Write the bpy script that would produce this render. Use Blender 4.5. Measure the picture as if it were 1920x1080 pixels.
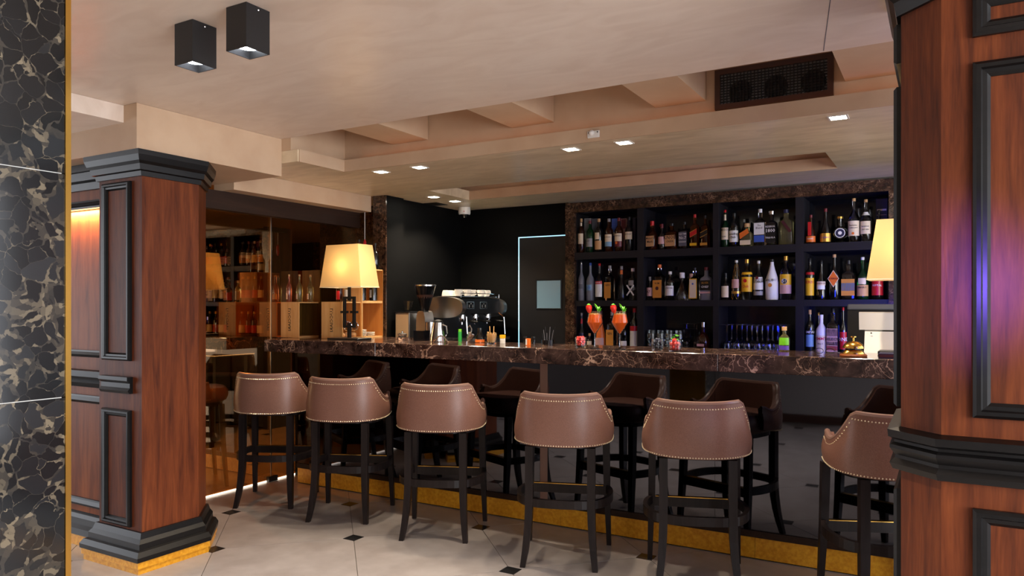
import bpy, math, random
from math import sin, cos, pi, radians as R
random.seed(7)
scene = bpy.context.scene
for o in list(bpy.data.objects): bpy.data.objects.remove(o, do_unlink=True)
COL = scene.collection

# ------------------------------------------------------------------ camera
cam = bpy.data.cameras.new('camera'); cam.sensor_width = 36.0
cam.lens = 1389.4 / 1920 * 36; cam.shift_y = 33.7 / 1920; cam.clip_start = 0.05
camo = bpy.data.objects.new('camera', cam); COL.objects.link(camo)
camo.location = (0, 0, 1.4); camo.rotation_euler = (R(90), 0, R(30.2)); scene.camera = camo

# ------------------------------------------------------------------ world, large lights, exposure
w = bpy.data.worlds.new('world'); scene.world = w; w.use_nodes = True
bg = w.node_tree.nodes['Background']; bg.inputs[0].default_value = (0.90, 0.93, 1.0, 1); bg.inputs[1].default_value = 1.15
vs = scene.view_settings
vs.view_transform = 'Standard'; vs.look = 'None'; vs.gamma = 1; vs.use_curve_mapping = False; vs.exposure = 1.88

def light(name, kind, loc, energy, color=(1, 1, 1), rot=(0, 0, 0), **kw):
    l = bpy.data.lights.new(name, kind); l.energy = energy; l.color = color
    for k, v in kw.items(): setattr(l, k, v)
    o = bpy.data.objects.new(name, l); COL.objects.link(o); o.location = loc; o.rotation_euler = rot
    return o
# cool fill light added to the right of the camera, no window there
light('cool_side_fill', 'AREA', (3.4, 0.2, 1.5), 70, (0.92, 0.95, 1.0), (R(90), 0, R(80)), shape='RECTANGLE', size=3.0, size_y=2.0)

# ------------------------------------------------------------------ materials
MATS = {}
def newmat(name):
    m = bpy.data.materials.new(name); m.use_nodes = True; MATS[name] = m
    nt = m.node_tree; return m, nt, nt.nodes['Principled BSDF']
def lin(c):
    return tuple(((v / 255) / 12.92 if v / 255 <= 0.04045 else ((v / 255 + 0.055) / 1.055) ** 2.4) for v in c)
def P_(name, rgb, rough=0.5, metal=0.0, spec=0.5, trans=0.0, emit=None, es=0.0, coat=0.0, ior=1.45, alpha=1.0):
    m, nt, b = newmat(name); c = lin(rgb) + (1,)
    b.inputs['Base Color'].default_value = c; b.inputs['Roughness'].default_value = rough
    b.inputs['Metallic'].default_value = metal; b.inputs['Specular IOR Level'].default_value = spec
    b.inputs['Transmission Weight'].default_value = trans; b.inputs['IOR'].default_value = ior
    b.inputs['Coat Weight'].default_value = coat; b.inputs['Alpha'].default_value = alpha
    if emit: b.inputs['Emission Color'].default_value = lin(emit) + (1,); b.inputs['Emission Strength'].default_value = es
    return m
def N(nt, t, **kw):
    n = nt.nodes.new(t)
    for k, v in kw.items():
        if k in n.inputs.keys(): n.inputs[k].default_value = v
        else: setattr(n, k, v)
    return n
def ramp(nt, stops, interp='LINEAR'):
    r = N(nt, 'ShaderNodeValToRGB'); r.color_ramp.interpolation = interp
    el = r.color_ramp.elements
    while len(el) < len(stops): el.new(0.5)
    for e, (p, c) in zip(el, stops):
        e.position = p; e.color = (lin(c) + (1,)) if len(c) == 3 and max(c) > 1 else ((c[0],) * 3 + (1,) if len(c) == 1 else tuple(c) + (1,))
    return r
def coords(nt, scale=(1, 1, 1), kind='Object'):
    tc = N(nt, 'ShaderNodeTexCoord'); mp = N(nt, 'ShaderNodeMapping'); mp.inputs['Scale'].default_value = scale
    nt.links.new(tc.outputs[kind], mp.inputs['Vector']); return mp
def bump(nt, b, src, strength=0.2, dist=0.01):
    bp = N(nt, 'ShaderNodeBump'); bp.inputs['Strength'].default_value = strength; bp.inputs['Distance'].default_value = dist
    nt.links.new(src, bp.inputs['Height']); nt.links.new(bp.outputs[0], b.inputs['Normal'])
def noisy(name, c1, c2, scale=(5, 5, 5), nscale=3, detail=6, rough=0.5, metal=0.0, spec=0.5, bmp=0.0, lo=0.35, hi=0.65, coat=0, dist=0.0):
    m, nt, b = newmat(name)
    mp = coords(nt, scale); n = N(nt, 'ShaderNodeTexNoise'); n.inputs['Scale'].default_value = nscale; n.inputs['Detail'].default_value = detail
    n.inputs['Distortion'].default_value = dist
    r = ramp(nt, [(lo, c1), (hi, c2)])
    nt.links.new(mp.outputs[0], n.inputs['Vector']); nt.links.new(n.outputs[0], r.inputs[0]); nt.links.new(r.outputs[0], b.inputs['Base Color'])
    b.inputs['Roughness'].default_value = rough; b.inputs['Metallic'].default_value = metal
    b.inputs['Specular IOR Level'].default_value = spec; b.inputs['Coat Weight'].default_value = coat
    if bmp: bump(nt, b, n.outputs[0], bmp)
    return m
def wood(name, c1, c2, c3, axis='z', rough=0.5, coat=0.0, s=1.0):
    m, nt, b = newmat(name)
    sc = {'z': (9, 9, 0.7), 'x': (0.7, 9, 9), 'y': (9, 0.7, 9)}[axis]
    mp = coords(nt, tuple(v * s for v in sc))
    n = N(nt, 'ShaderNodeTexNoise'); n.inputs['Scale'].default_value = 2.2; n.inputs['Detail'].default_value = 8; n.inputs['Distortion'].default_value = 1.2
    sc2 = tuple(v * s * 6 for v in sc); mp2 = coords(nt, sc2)
    n2 = N(nt, 'ShaderNodeTexNoise'); n2.inputs['Scale'].default_value = 3.0; n2.inputs['Detail'].default_value = 4
    mx = N(nt, 'ShaderNodeMath', operation='MULTIPLY_ADD'); mx.inputs[1].default_value = 0.35; 
    nt.links.new(mp.outputs[0], n.inputs['Vector']); nt.links.new(mp2.outputs[0], n2.inputs['Vector'])
    nt.links.new(n2.outputs[0], mx.inputs[0]); nt.links.new(n.outputs[0], mx.inputs[2])
    r = ramp(nt, [(0.40, c1), (0.65, c2), (0.92, c3)])
    nt.links.new(mx.outputs[0], r.inputs[0]); nt.links.new(r.outputs[0], b.inputs['Base Color'])
    b.inputs['Roughness'].default_value = rough; b.inputs['Coat Weight'].default_value = coat; b.inputs['Coat Roughness'].default_value = 0.15
    b.inputs['Specular IOR Level'].default_value = 0.22
    bump(nt, b, n2.outputs[0], 0.08, 0.004)
    return m
def marble(name, base1, base2, vein, vein2, vscale=9, width=0.05, dist=0.25, rough=0.12, patch=0.5, nscale=6, fine=0.05):
    m, nt, b = newmat(name)
    mp = coords(nt, (1, 1, 1))
    n = N(nt, 'ShaderNodeTexNoise'); n.inputs['Scale'].default_value = nscale; n.inputs['Detail'].default_value = 7
    nt.links.new(mp.outputs[0], n.inputs['Vector'])
    ad = N(nt, 'ShaderNodeMixRGB', blend_type='ADD'); ad.inputs[0].default_value = dist
    nt.links.new(mp.outputs[0], ad.inputs[1]); nt.links.new(n.outputs['Color'], ad.inputs[2])
    v = N(nt, 'ShaderNodeTexVoronoi', feature='DISTANCE_TO_EDGE'); v.inputs['Scale'].default_value = vscale
    nt.links.new(ad.outputs[0], v.inputs['Vector'])
    n3 = N(nt, 'ShaderNodeTexNoise'); n3.inputs['Scale'].default_value = nscale * 0.7; n3.inputs['Detail'].default_value = 3
    nt.links.new(mp.outputs[0], n3.inputs['Vector'])
    wd = N(nt, 'ShaderNodeMapRange'); wd.inputs[1].default_value = patch; wd.inputs[2].default_value = patch + 0.22; wd.inputs[3].default_value = 0.002; wd.inputs[4].default_value = width
    nt.links.new(n3.outputs[0], wd.inputs[0])
    dv = N(nt, 'ShaderNodeMath', operation='DIVIDE'); nt.links.new(v.outputs['Distance'], dv.inputs[0]); nt.links.new(wd.outputs[0], dv.inputs[1])
    vr = ramp(nt, [(0.45, (1.0,)), (1.0, (0.0,))]); nt.links.new(dv.outputs[0], vr.inputs[0])
    n2 = N(nt, 'ShaderNodeTexNoise'); n2.inputs['Scale'].default_value = nscale * 3; n2.inputs['Detail'].default_value = 8
    nt.links.new(mp.outputs[0], n2.inputs['Vector'])
    br = ramp(nt, [(0.35, base1), (0.7, base2)]); nt.links.new(n2.outputs[0], br.inputs[0])
    vc = ramp(nt, [(0.4, vein), (0.62, vein2)]); nt.links.new(n2.outputs[0], vc.inputs[0])
    mx = N(nt, 'ShaderNodeMixRGB'); nt.links.new(vr.outputs[0], mx.inputs[0]); nt.links.new(br.outputs[0], mx.inputs[1]); nt.links.new(vc.outputs[0], mx.inputs[2])
    v2 = N(nt, 'ShaderNodeTexVoronoi', feature='DISTANCE_TO_EDGE'); v2.inputs['Scale'].default_value = vscale * 2.7; nt.links.new(ad.outputs[0], v2.inputs['Vector'])
    n4 = N(nt, 'ShaderNodeTexNoise'); n4.inputs['Scale'].default_value = nscale * 1.3; n4.inputs['Detail'].default_value = 3
    mp4 = coords(nt, (1.1, 1.1, 1.1)); mp4.inputs['Location'].default_value = (5.3, 2.1, 7.7); nt.links.new(mp4.outputs[0], n4.inputs['Vector'])
    w2 = N(nt, 'ShaderNodeMapRange'); w2.inputs[1].default_value = 0.45; w2.inputs[2].default_value = 0.7; w2.inputs[3].default_value = 0.001; w2.inputs[4].default_value = fine
    nt.links.new(n4.outputs[0], w2.inputs[0])
    d2 = N(nt, 'ShaderNodeMath', operation='DIVIDE'); nt.links.new(v2.outputs['Distance'], d2.inputs[0]); nt.links.new(w2.outputs[0], d2.inputs[1])
    r2 = ramp(nt, [(0.3, (0.75,)), (1.0, (0.0,))]); nt.links.new(d2.outputs[0], r2.inputs[0])
    m2 = N(nt, 'ShaderNodeMixRGB'); nt.links.new(r2.outputs[0], m2.inputs[0]); nt.links.new(mx.outputs[0], m2.inputs[1]); nt.links.new(vc.outputs[0], m2.inputs[2])
    nt.links.new(m2.outputs[0], b.inputs['Base Color'])
    b.inputs['Roughness'].default_value = rough; b.inputs['Specular IOR Level'].default_value = 0.5
    return m
def portoro(name):
    m, nt, b = newmat(name); mp = coords(nt)
    n = N(nt, 'ShaderNodeTexNoise'); n.inputs['Scale'].default_value = 9; n.inputs['Detail'].default_value = 5; nt.links.new(mp.outputs[0], n.inputs['Vector'])
    ad = N(nt, 'ShaderNodeMixRGB', blend_type='ADD'); ad.inputs[0].default_value = 0.09; nt.links.new(mp.outputs[0], ad.inputs[1]); nt.links.new(n.outputs['Color'], ad.inputs[2])
    cell = N(nt, 'ShaderNodeTexVoronoi'); cell.inputs['Scale'].default_value = 22; nt.links.new(ad.outputs[0], cell.inputs['Vector'])
    edge = N(nt, 'ShaderNodeTexVoronoi', feature='DISTANCE_TO_EDGE'); edge.inputs['Scale'].default_value = 22; nt.links.new(ad.outputs[0], edge.inputs['Vector'])
    f1 = N(nt, 'ShaderNodeTexVoronoi'); f1.inputs['Scale'].default_value = 55; nt.links.new(ad.outputs[0], f1.inputs['Vector'])
    n3 = N(nt, 'ShaderNodeTexNoise'); n3.inputs['Scale'].default_value = 13; n3.inputs['Detail'].default_value = 2; nt.links.new(mp.outputs[0], n3.inputs['Vector'])
    wd = N(nt, 'ShaderNodeMapRange'); wd.inputs[1].default_value = 0.42; wd.inputs[2].default_value = 0.66; wd.inputs[3].default_value = 0.012; wd.inputs[4].default_value = 0.20; nt.links.new(n3.outputs[0], wd.inputs[0])
    dv = N(nt, 'ShaderNodeMath', operation='DIVIDE'); nt.links.new(edge.outputs['Distance'], dv.inputs[0]); nt.links.new(wd.outputs[0], dv.inputs[1])
    vr = ramp(nt, [(0.75, (1.0,)), (1.0, (0.0,))]); nt.links.new(dv.outputs[0], vr.inputs[0])
    base = ramp(nt, [(0.0, (11, 12, 13)), (0.6, (22, 23, 25)), (1.0, (42, 43, 45))]); nt.links.new(cell.outputs['Color'], base.inputs[0])
    vein = ramp(nt, [(0.1, (38, 37, 36)), (0.55, (62, 57, 50)), (0.95, (124, 112, 92))]); nt.links.new(f1.outputs['Color'], vein.inputs[0])
    mx = N(nt, 'ShaderNodeMixRGB'); nt.links.new(vr.outputs[0], mx.inputs[0]); nt.links.new(base.outputs[0], mx.inputs[1]); nt.links.new(vein.outputs[0], mx.inputs[2])
    nt.links.new(mx.outputs[0], b.inputs['Base Color']); b.inputs['Roughness'].default_value = 0.12
    return m

noisy('stucco', (224, 206, 190), (215, 195, 178), (1.2, 3.0, 2), 2.5, 8, 0.32, spec=0.4, bmp=0.03, dist=1.5)
noisy('stucco_bar', (226, 206, 174), (204, 182, 148), (1.2, 3.5, 2), 2.5, 8, 0.28, spec=0.5, bmp=0.03, dist=1.5)
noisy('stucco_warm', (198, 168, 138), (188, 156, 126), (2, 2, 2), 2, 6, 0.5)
noisy('tile_stone', (150, 142, 137), (136, 127, 122), (1.5, 1.5, 1.5), 3, 6, 0.22, spec=0.5)
noisy('tile_black', (26, 25, 25), (34, 33, 33), (3, 3, 3), 4, 4, 0.2)
P_('grout', (70, 62, 55), 0.8)
wood('wood', (56, 22, 8), (92, 42, 17), (116, 58, 26))
wood('wood_orange', (96, 44, 18), (128, 66, 30), (146, 80, 40))
wood('pine', (200, 146, 84), (216, 166, 104), (226, 182, 124), rough=0.6, coat=0)
wood('pine_dark', (176, 104, 44), (192, 122, 56), (206, 140, 74), rough=0.6, coat=0)
wood('dark_leg', (22, 17, 16), (29, 22, 21), (38, 30, 28), rough=0.35)
wood('header_wood', (34, 20, 13), (42, 26, 18), (52, 33, 23), axis='y', rough=0.5)
noisy('ebony', (9, 8, 8), (16, 14, 14), (2, 2, 14), 3, 5, 0.35, spec=0.3)
marble('emperador', (40, 26, 22), (84, 62, 54), (140, 106, 86), (196, 162, 138), 8, 0.07, 0.32, 0.1, 0.47, 6, 0.06)
marble('emperador_dark', (34, 22, 17), (72, 48, 34), (92, 66, 46), (140, 110, 86), 24, 0.08, 0.22, 0.15, 0.46, 12, 0.08)
portoro('portoro')
noisy('leather', (116, 80, 66), (130, 92, 78), (30, 30, 30), 8, 4, 0.38, spec=0.4, bmp=0.05)
P_('leather_rim', (128, 98, 86), 0.3)
P_('nail', (240, 222, 186), 0.25, 0.4)
noisy('brass_brushed', (226, 162, 44), (204, 134, 24), (6, 6, 6), 9, 8, 0.3, metal=0.25, bmp=0.1)
P_('brass', (206, 160, 78), 0.22, 1.0)
P_('black_glass', (88, 88, 94), 0.03, 1.0)
P_('black_wall', (5, 5, 5), 0.55, spec=0.15)
P_('black_leather', (20, 17, 17), 0.3)
P_('black_satin', (24, 23, 24), 0.4)
P_('black_metal', (22, 21, 21), 0.35)
P_('shelf_board', (29, 27, 30), 0.5, spec=0.3)
P_('shelf_back', (8, 9, 18), 0.1, spec=0.35)
P_('steel', (200, 198, 194), 0.18, 1.0)
P_('steel_brushed', (176, 172, 166), 0.35, 1.0)
P_('chrome', (225, 225, 225), 0.06, 1.0)
P_('white_plastic', (222, 216, 208), 0.4)
P_('white_ceramic', (236, 230, 218), 0.15)
P_('led_white', (255, 250, 240), 0.5, emit=(255, 246, 228), es=14)
P_('led_bulb', (255, 250, 240), 0.5, emit=(255, 214, 150), es=5)
P_('led_cool', (255, 255, 255), 0.5, emit=(235, 244, 255), es=16)
P_('led_strip', (255, 255, 255), 0.5, emit=(255, 240, 214), es=0.7)
P_('glow_fill_dim', (255, 230, 190), 0.5, emit=(255, 160, 80), es=0.5)  # for the glow strip added in the front recess
P_('led_warm', (255, 230, 190), 0.5, emit=(255, 176, 96), es=1.1)  # wall washer diffuser, and the glow strip added in the rear recess
P_('led_door', (200, 230, 255), 0.5, emit=(150, 205, 235), es=0.45)
P_('lit_pane', (96, 116, 124), 0.2, emit=(120, 150, 158), es=0.08)
P_('screen_blue', (30, 40, 120), 0.3, emit=(40, 60, 255), es=9)
P_('glass', (246, 249, 250), 0.0, trans=1.0, ior=1.48)
P_('glass_green', (30, 120, 60), 0.02, trans=0.9)
P_('glass_dark', (16, 14, 12), 0.05, spec=0.6, coat=0.5)
P_('glass_amber', (90, 40, 14), 0.05, trans=0.75)
P_('glass_smoke', (60, 60, 64), 0.05, trans=0.9)
P_('frosted', (150, 152, 160), 0.35, trans=0.5)
P_('glass_rose', (230, 150, 120), 0.02, trans=0.9)
P_('glass_pale', (200, 190, 130), 0.02, trans=0.9)
P_('drink', (255, 102, 0), 0.3, spec=0.2)
P_('red', (190, 26, 30), 0.35); P_('dark_red', (104, 20, 30), 0.4); P_('orange', (226, 110, 36), 0.4)
P_('cream', (226, 206, 172), 0.5); P_('white', (226, 222, 214), 0.5); P_('tan', (200, 152, 100), 0.55)
P_('grey_label', (150, 146, 142), 0.5); P_('yellow', (232, 176, 28), 0.45); P_('blue', (60, 90, 170), 0.4)
P_('navy', (30, 28, 62), 0.4); P_('black', (16, 15, 15), 0.4); P_('pink', (206, 160, 150), 0.5)
P_('green', (40, 160, 60), 0.4); P_('lime', (110, 190, 30), 0.4); P_('purple', (90, 60, 170), 0.4)
P_('gold', (196, 150, 70), 0.3, 0.8); P_('amber_label', (206, 136, 52), 0.5); P_('cork', (200, 156, 104), 0.7)
P_('leaf', (90, 170, 40), 0.45); P_('berry', (226, 60, 54), 0.3); P_('strawberry', (206, 40, 26), 0.3)
P_('blueberry', (46, 48, 66), 0.4); P_('light_blue', (120, 160, 186), 0.45); P_('maroon', (70, 24, 30), 0.5)
P_('slate', (92, 92, 98), 0.6); P_('brown_frame', (62, 38, 28), 0.4); P_('text_dark', (34, 26, 22), 0.6)
P_('wall_grey', (132, 127, 123), 0.6)
P_('reflection_brown', (128, 98, 86), 0.4)
wood('old_gold', (70, 46, 12), (92, 62, 18), (110, 78, 26), rough=0.35)
P_('reflected_tan', (206, 176, 136), 0.4, 0.3)  # tan reflection painted into the steel box front plate
# bronze tinted half-mirror glass
m, nt, b = newmat('tinted_glass')
tr = N(nt, 'ShaderNodeBsdfTransparent'); tr.inputs[0].default_value = lin((226, 190, 142)) + (1,)
gl = N(nt, 'ShaderNodeBsdfGlossy'); gl.inputs['Color'].default_value = lin((236, 200, 150)) + (1,); gl.inputs['Roughness'].default_value = 0.005
ms = N(nt, 'ShaderNodeMixShader'); ms.inputs[0].default_value = 0.36
nt.links.new(tr.outputs[0], ms.inputs[1]); nt.links.new(gl.outputs[0], ms.inputs[2]); nt.links.new(ms.outputs[0], nt.nodes['Material Output'].inputs[0])
# lamp shade: thin translucent fabric
m, nt, b = newmat('shade')
tr = N(nt, 'ShaderNodeBsdfTranslucent'); tr.inputs[0].default_value = lin((255, 226, 166)) + (1,)
df = N(nt, 'ShaderNodeBsdfDiffuse'); df.inputs[0].default_value = lin((236, 206, 152)) + (1,)
ms = N(nt, 'ShaderNodeMixShader'); ms.inputs[0].default_value = 0.45
nt.links.new(tr.outputs[0], ms.inputs[1]); nt.links.new(df.outputs[0], ms.inputs[2])
nt.links.new(ms.outputs[0], nt.nodes['Material Output'].inputs[0])

# ------------------------------------------------------------------ mesh helpers
def box(x0, x1, y0, y1, z0, z1):
    v = [(x, y, z) for x in (x0, x1) for y in (y0, y1) for z in (z0, z1)]
    return v, [(0, 1, 3, 2), (4, 6, 7, 5), (0, 4, 5, 1), (2, 3, 7, 6), (0, 2, 6, 4), (1, 5, 7, 3)]
def cbox(cx, cy, cz, sx, sy, sz): return box(cx - sx / 2, cx + sx / 2, cy - sy / 2, cy + sy / 2, cz - sz / 2, cz + sz / 2)
def join(*gs):
    V, F = [], []
    for v, f in gs:
        k = len(V); V += list(v); F += [tuple(i + k for i in q) for q in f]
    return V, F
def move(g, dx=0, dy=0, dz=0): return [(x + dx, y + dy, z + dz) for x, y, z in g[0]], g[1]
def rotz(g, a):
    c, s = cos(a), sin(a); return [(x * c - y * s, x * s + y * c, z) for x, y, z in g[0]], g[1]
def rotx(g, a):
    c, s = cos(a), sin(a); return [(x, y * c - z * s, y * s + z * c) for x, y, z in g[0]], g[1]
def roty(g, a):
    c, s = cos(a), sin(a); return [(x * c + z * s, y, -x * s + z * c) for x, y, z in g[0]], g[1]
def scale(g, sx, sy=None, sz=None):
    sy = sx if sy is None else sy; sz = sx if sz is None else sz
    return [(x * sx, y * sy, z * sz) for x, y, z in g[0]], g[1]
def rings(rs, cap0=True, cap1=True, closed=True):
    n = len(rs[0]); V = [p for r in rs for p in r]; F = []
    for k in range(len(rs) - 1):
        for i in range(n if closed else n - 1):
            j = (i + 1) % n; F.append((k * n + i, k * n + j, (k + 1) * n + j, (k + 1) * n + i))
    if cap0: F.append(tuple(range(n - 1, -1, -1)))
    if cap1: F.append(tuple((len(rs) - 1) * n + i for i in range(n)))
    return V, F
def unit(a, p=2.0):
    c, s = cos(a), sin(a); d = (abs(c) ** p + abs(s) ** p) ** (-1 / p); return c * d, s * d
def lathe(prof, n=20, p=2.0, sy=1.0, cap=True):
    rs = []
    for r, z in prof:
        rs.append([(unit(2 * pi * i / n, p)[0] * r, unit(2 * pi * i / n, p)[1] * r * sy, z) for i in range(n)])
    return rings(rs, cap, cap)
def prism(poly, z0, z1):
    return rings([[(x, y, z0) for x, y in poly], [(x, y, z1) for x, y in poly]])
def tube(path, r, n=8, closed=False):
    import mathutils
    pts = [mathutils.Vector(p) for p in path]; rs = []
    for i, p in enumerate(pts):
        a = pts[max(i - 1, 0)] if not closed else pts[i - 1]; c = pts[min(i + 1, len(pts) - 1)] if not closed else pts[(i + 1) % len(pts)]
        t = (c - a).normalized(); up = mathutils.Vector((0, 0, 1)) if abs(t.z) < 0.9 else mathutils.Vector((1, 0, 0))
        u = t.cross(up).normalized(); v = t.cross(u)
        rr = r[i] if isinstance(r, (list, tuple)) else r
        rs.append([tuple(p + u * (cos(2 * pi * k / n) * rr) + v * (sin(2 * pi * k / n) * rr)) for k in range(n)])
    if closed: rs.append(rs[0]); return rings(rs, False, False)
    return rings(rs)
def ribbon(path2, z, wth, hgt):
    """horizontal bar of rectangular section following a 2-D path"""
    rs = []
    for i, (x, y) in enumerate(path2):
        a = path2[max(i - 1, 0)]; c = path2[min(i + 1, len(path2) - 1)]
        tx, ty = c[0] - a[0], c[1] - a[1]; l = math.hypot(tx, ty); nx, ny = -ty / l * wth / 2, tx / l * wth / 2
        rs.append([(x + nx, y + ny, z - hgt / 2), (x - nx, y - ny, z - hgt / 2), (x - nx, y - ny, z + hgt / 2), (x + nx, y + ny, z + hgt / 2)])
    return rings(rs)
def mould(path, prof, closed=False):
    """sweep a profile [(outward offset, z)] along a 2-D path; outward is to the right of travel; mitred"""
    n = len(path); nrm = []
    for i in range(n - 1 if not closed else n):
        a, c = path[i], path[(i + 1) % n]; tx, ty = c[0] - a[0], c[1] - a[1]; l = math.hypot(tx, ty); nrm.append((ty / l, -tx / l))
    rs = []
    for i in range(n):
        if closed: n1, n2 = nrm[i - 1], nrm[i]
        else: n1, n2 = nrm[max(i - 1, 0)], nrm[min(i, n - 2)]
        k = 1 + n1[0] * n2[0] + n1[1] * n2[1]; mx, my = (n1[0] + n2[0]) / k, (n1[1] + n2[1]) / k
        rs.append([(path[i][0] + mx * o, path[i][1] + my * o, z) for o, z in prof])
    if closed: rs.append(rs[0])
    return rings(rs, not closed, not closed)
def frame_y(x0, x1, z0, z1, y, wd, dp):
    """picture-frame moulding on a face at y (facing -Y), stepped section"""
    def loop(i, yy): return [(x0 + i, yy, z0 + i), (x1 - i, yy, z0 + i), (x1 - i, yy, z1 - i), (x0 + i, yy, z1 - i)]
    ls = [loop(0, y), loop(0, y - dp * .6), loop(wd * .2, y - dp), loop(wd * .45, y - dp), loop(wd * .55, y - dp * .6), loop(wd * .8, y - dp * .55), loop(wd, y - dp * .15), loop(wd, y)]
    return rings(ls, False, False)
def sphere(r, c=(0, 0, 0), n=10, m=6, sz=1.0):
    return move(lathe([(max(r * sin(pi * k / m), 1e-4), -r * cos(pi * k / m) * sz) for k in range(m + 1)], n), *c)

def link(name, g, mat, parent=None, smooth=False, loc=None):
    me = bpy.data.meshes.new(name); me.from_pydata([tuple(v) for v in g[0]], [], [list(f) for f in g[1]]); me.update()
    import bmesh
    bm = bmesh.new(); bm.from_mesh(me); bmesh.ops.recalc_face_normals(bm, faces=bm.faces); bm.to_mesh(me); bm.free()
    if smooth:
        for p in me.polygons: p.use_smooth = True
        try: me.set_sharp_from_angle(angle=R(38))
        except Exception: pass
    me.materials.append(MATS[mat])
    o = bpy.data.objects.new(name, me); COL.objects.link(o)
    if parent is not None: o.parent = parent
    if loc: o.location = loc
    return o
def tag(o, label=None, cat=None, group=None, kind=None):
    if label: o['label'] = label
    if cat: o['category'] = cat
    if group: o['group'] = group
    if kind: o['kind'] = kind
    return o
def thing(name, label, cat, loc=(0, 0, 0), rz=0, group=None):
    o = bpy.data.objects.new(name, None); COL.objects.link(o); o.location = loc; o.rotation_euler = (0, 0, rz); o.empty_display_size = 0.05
    return tag(o, label, cat, group)
def struct(name, g, mat, label=None, parent=None, smooth=False):
    o = link(name, g, mat, parent, smooth)
    if parent is None: o['kind'] = 'structure'
    if label: o['label'] = label
    return o
def sempty(name, label, loc=(0, 0, 0)):
    o = bpy.data.objects.new(name, None); COL.objects.link(o); o['kind'] = 'structure'; o['label'] = label; o.location = loc; return o
def copy_tree(o, parent=None):
    c = o.copy(); COL.objects.link(c)
    if parent is not None: c.parent = parent
    for ch in list(o.children): copy_tree(ch, c)
    return c
def bevel(o, wd=0.004, seg=2):
    md = o.modifiers.new('bevel', 'BEVEL'); md.width = wd; md.segments = seg; md.limit_method = 'ANGLE'; return o
_tx = {}
def text_geo(s, size):
    if s not in _tx:
        cu = bpy.data.curves.new('t', 'FONT'); cu.body = s; cu.size = 1; cu.align_x = 'CENTER'; cu.align_y = 'CENTER'; cu.resolution_u = 1; cu.offset = 0.012
        o = bpy.data.objects.new('t', cu); COL.objects.link(o)
        dg = bpy.context.evaluated_depsgraph_get(); me = bpy.data.meshes.new_from_object(o.evaluated_get(dg))
        _tx[s] = ([tuple(v.co) for v in me.vertices], [tuple(p.vertices) for p in me.polygons])
        bpy.data.objects.remove(o, do_unlink=True); bpy.data.meshes.remove(me); bpy.data.curves.remove(cu)
    v, f = _tx[s]; return [(x * size, y * size, 0) for x, y, z in v], f

# ------------------------------------------------------------------ floor of clipped stone tiles with black insets
floor = struct('floor', box(-10.1, 4.5, -3, 9.1, -0.06, -0.004), 'grout', 'pale stone floor with small black square insets')
ex, ey = (0.5490, 0.5650), (0.5490, -0.5650); o0 = (-2.531, 3.953)
def lat(a, b_): return (o0[0] + ex[0] * a + ey[0] * b_, o0[1] + ex[1] * a + ey[1] * b_)
k = 0.083; e = 0.0022
oct_ = [(k, e), (1 - k, e), (1 - e, k), (1 - e, 1 - k), (1 - k, 1 - e), (k, 1 - e), (e, 1 - k), (e, k)]
def loc2(a, b_): return (ex[0] * a + ey[0] * b_, ex[1] * a + ey[1] * b_)
tile_me = ins_me = None
for a in range(-12, 9):
    for b_ in range(-12, 9):
        x, y = lat(a, b_); cx, cy = x + ex[0] * .5 + ey[0] * .5, y
        if (-5.4 < cx < 2.2 and -1.0 < cy < 4.7) or (-9.6 < cx < -4.6 and 2.9 < cy < 8.4):
            if tile_me is None:
                t = link('tile', prism([loc2(*q) for q in oct_], -0.012, 0.0), 'tile_stone', floor); tile_me = t.data
            else:
                t = bpy.data.objects.new('tile', tile_me); COL.objects.link(t); t.parent = floor
            t.location = (x, y, 0)
        if (-5.4 < x < 2.2 and -1.0 < y < 4.7) or (-9.6 < x < -4.6 and 2.9 < y < 8.4):
            q = k - 0.004
            if ins_me is None:
                t = link('inset', prism([loc2(*p) for p in ((q, 0), (0, -q), (-q, 0), (0, q))], -0.012, 0.0), 'tile_black', floor); ins_me = t.data
            else:
                t = bpy.data.objects.new('inset', ins_me); COL.objects.link(t); t.parent = floor
            t.location = (x, y, 0)

# ------------------------------------------------------------------ ceilings
cl = struct('ceiling', box(-8, 4.5, -3, 3.33, 2.46, 2.72), 'stucco', 'large satin stucco ceiling over the front of the room')
struct('trim_1', box(-8, -3.743, -3, 2.352, 2.369, 2.459), 'stucco', 'shallow dropped ceiling panel above the dark marble pillar')
struct('trim_2', box(-8, -3.63, 2.352, 3.33, 2.222, 2.459), 'stucco_warm', 'plaster beam resting on the left wooden column')
for i, (x0, x1) in enumerate(((-3.12, -2.84), (-2.22, -1.94), (-1.33, -1.06), (-0.40, 0.6))):
    struct('crossbeam', box(x0, x1, 3.33, 3.815, 2.46, 2.72), 'stucco_warm', None, cl)
for q0, q1, sx in (((-.30, 2.55), (-.43, 3.31), .0015),): struct('plaster_joint', ([(q0[0] - sx, q0[1], 2.4592), (q0[0] + sx, q0[1], 2.4592), (q1[0] + sx, q1[1], 2.4592), (q1[0] - sx, q1[1], 2.4592)], [(0, 1, 2, 3)]), 'slate', None, cl)
cb = sempty('trim_3', 'lower plaster ceiling over the bar with long recesses')
struct('panel', box(-4.66, -3.49, 3.331, 5.9, 2.305, 2.38), 'stucco_bar', None, cb)
struct('panel', box(-3.49, 1.4, 3.75, 4.70, 2.305, 2.38), 'stucco_bar', None, cb)
struct('panel', box(-3.49, 1.4, 5.28, 5.9, 2.305, 2.38), 'stucco_bar', None, cb)
struct('panel', box(-0.6, 1.4, 4.70, 5.28, 2.305, 2.38), 'stucco_bar', None, cb)
struct('fascia', box(-3.492, 1.4, 3.742, 3.75, 2.303, 2.381), 'stucco_warm', None, cb)
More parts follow.
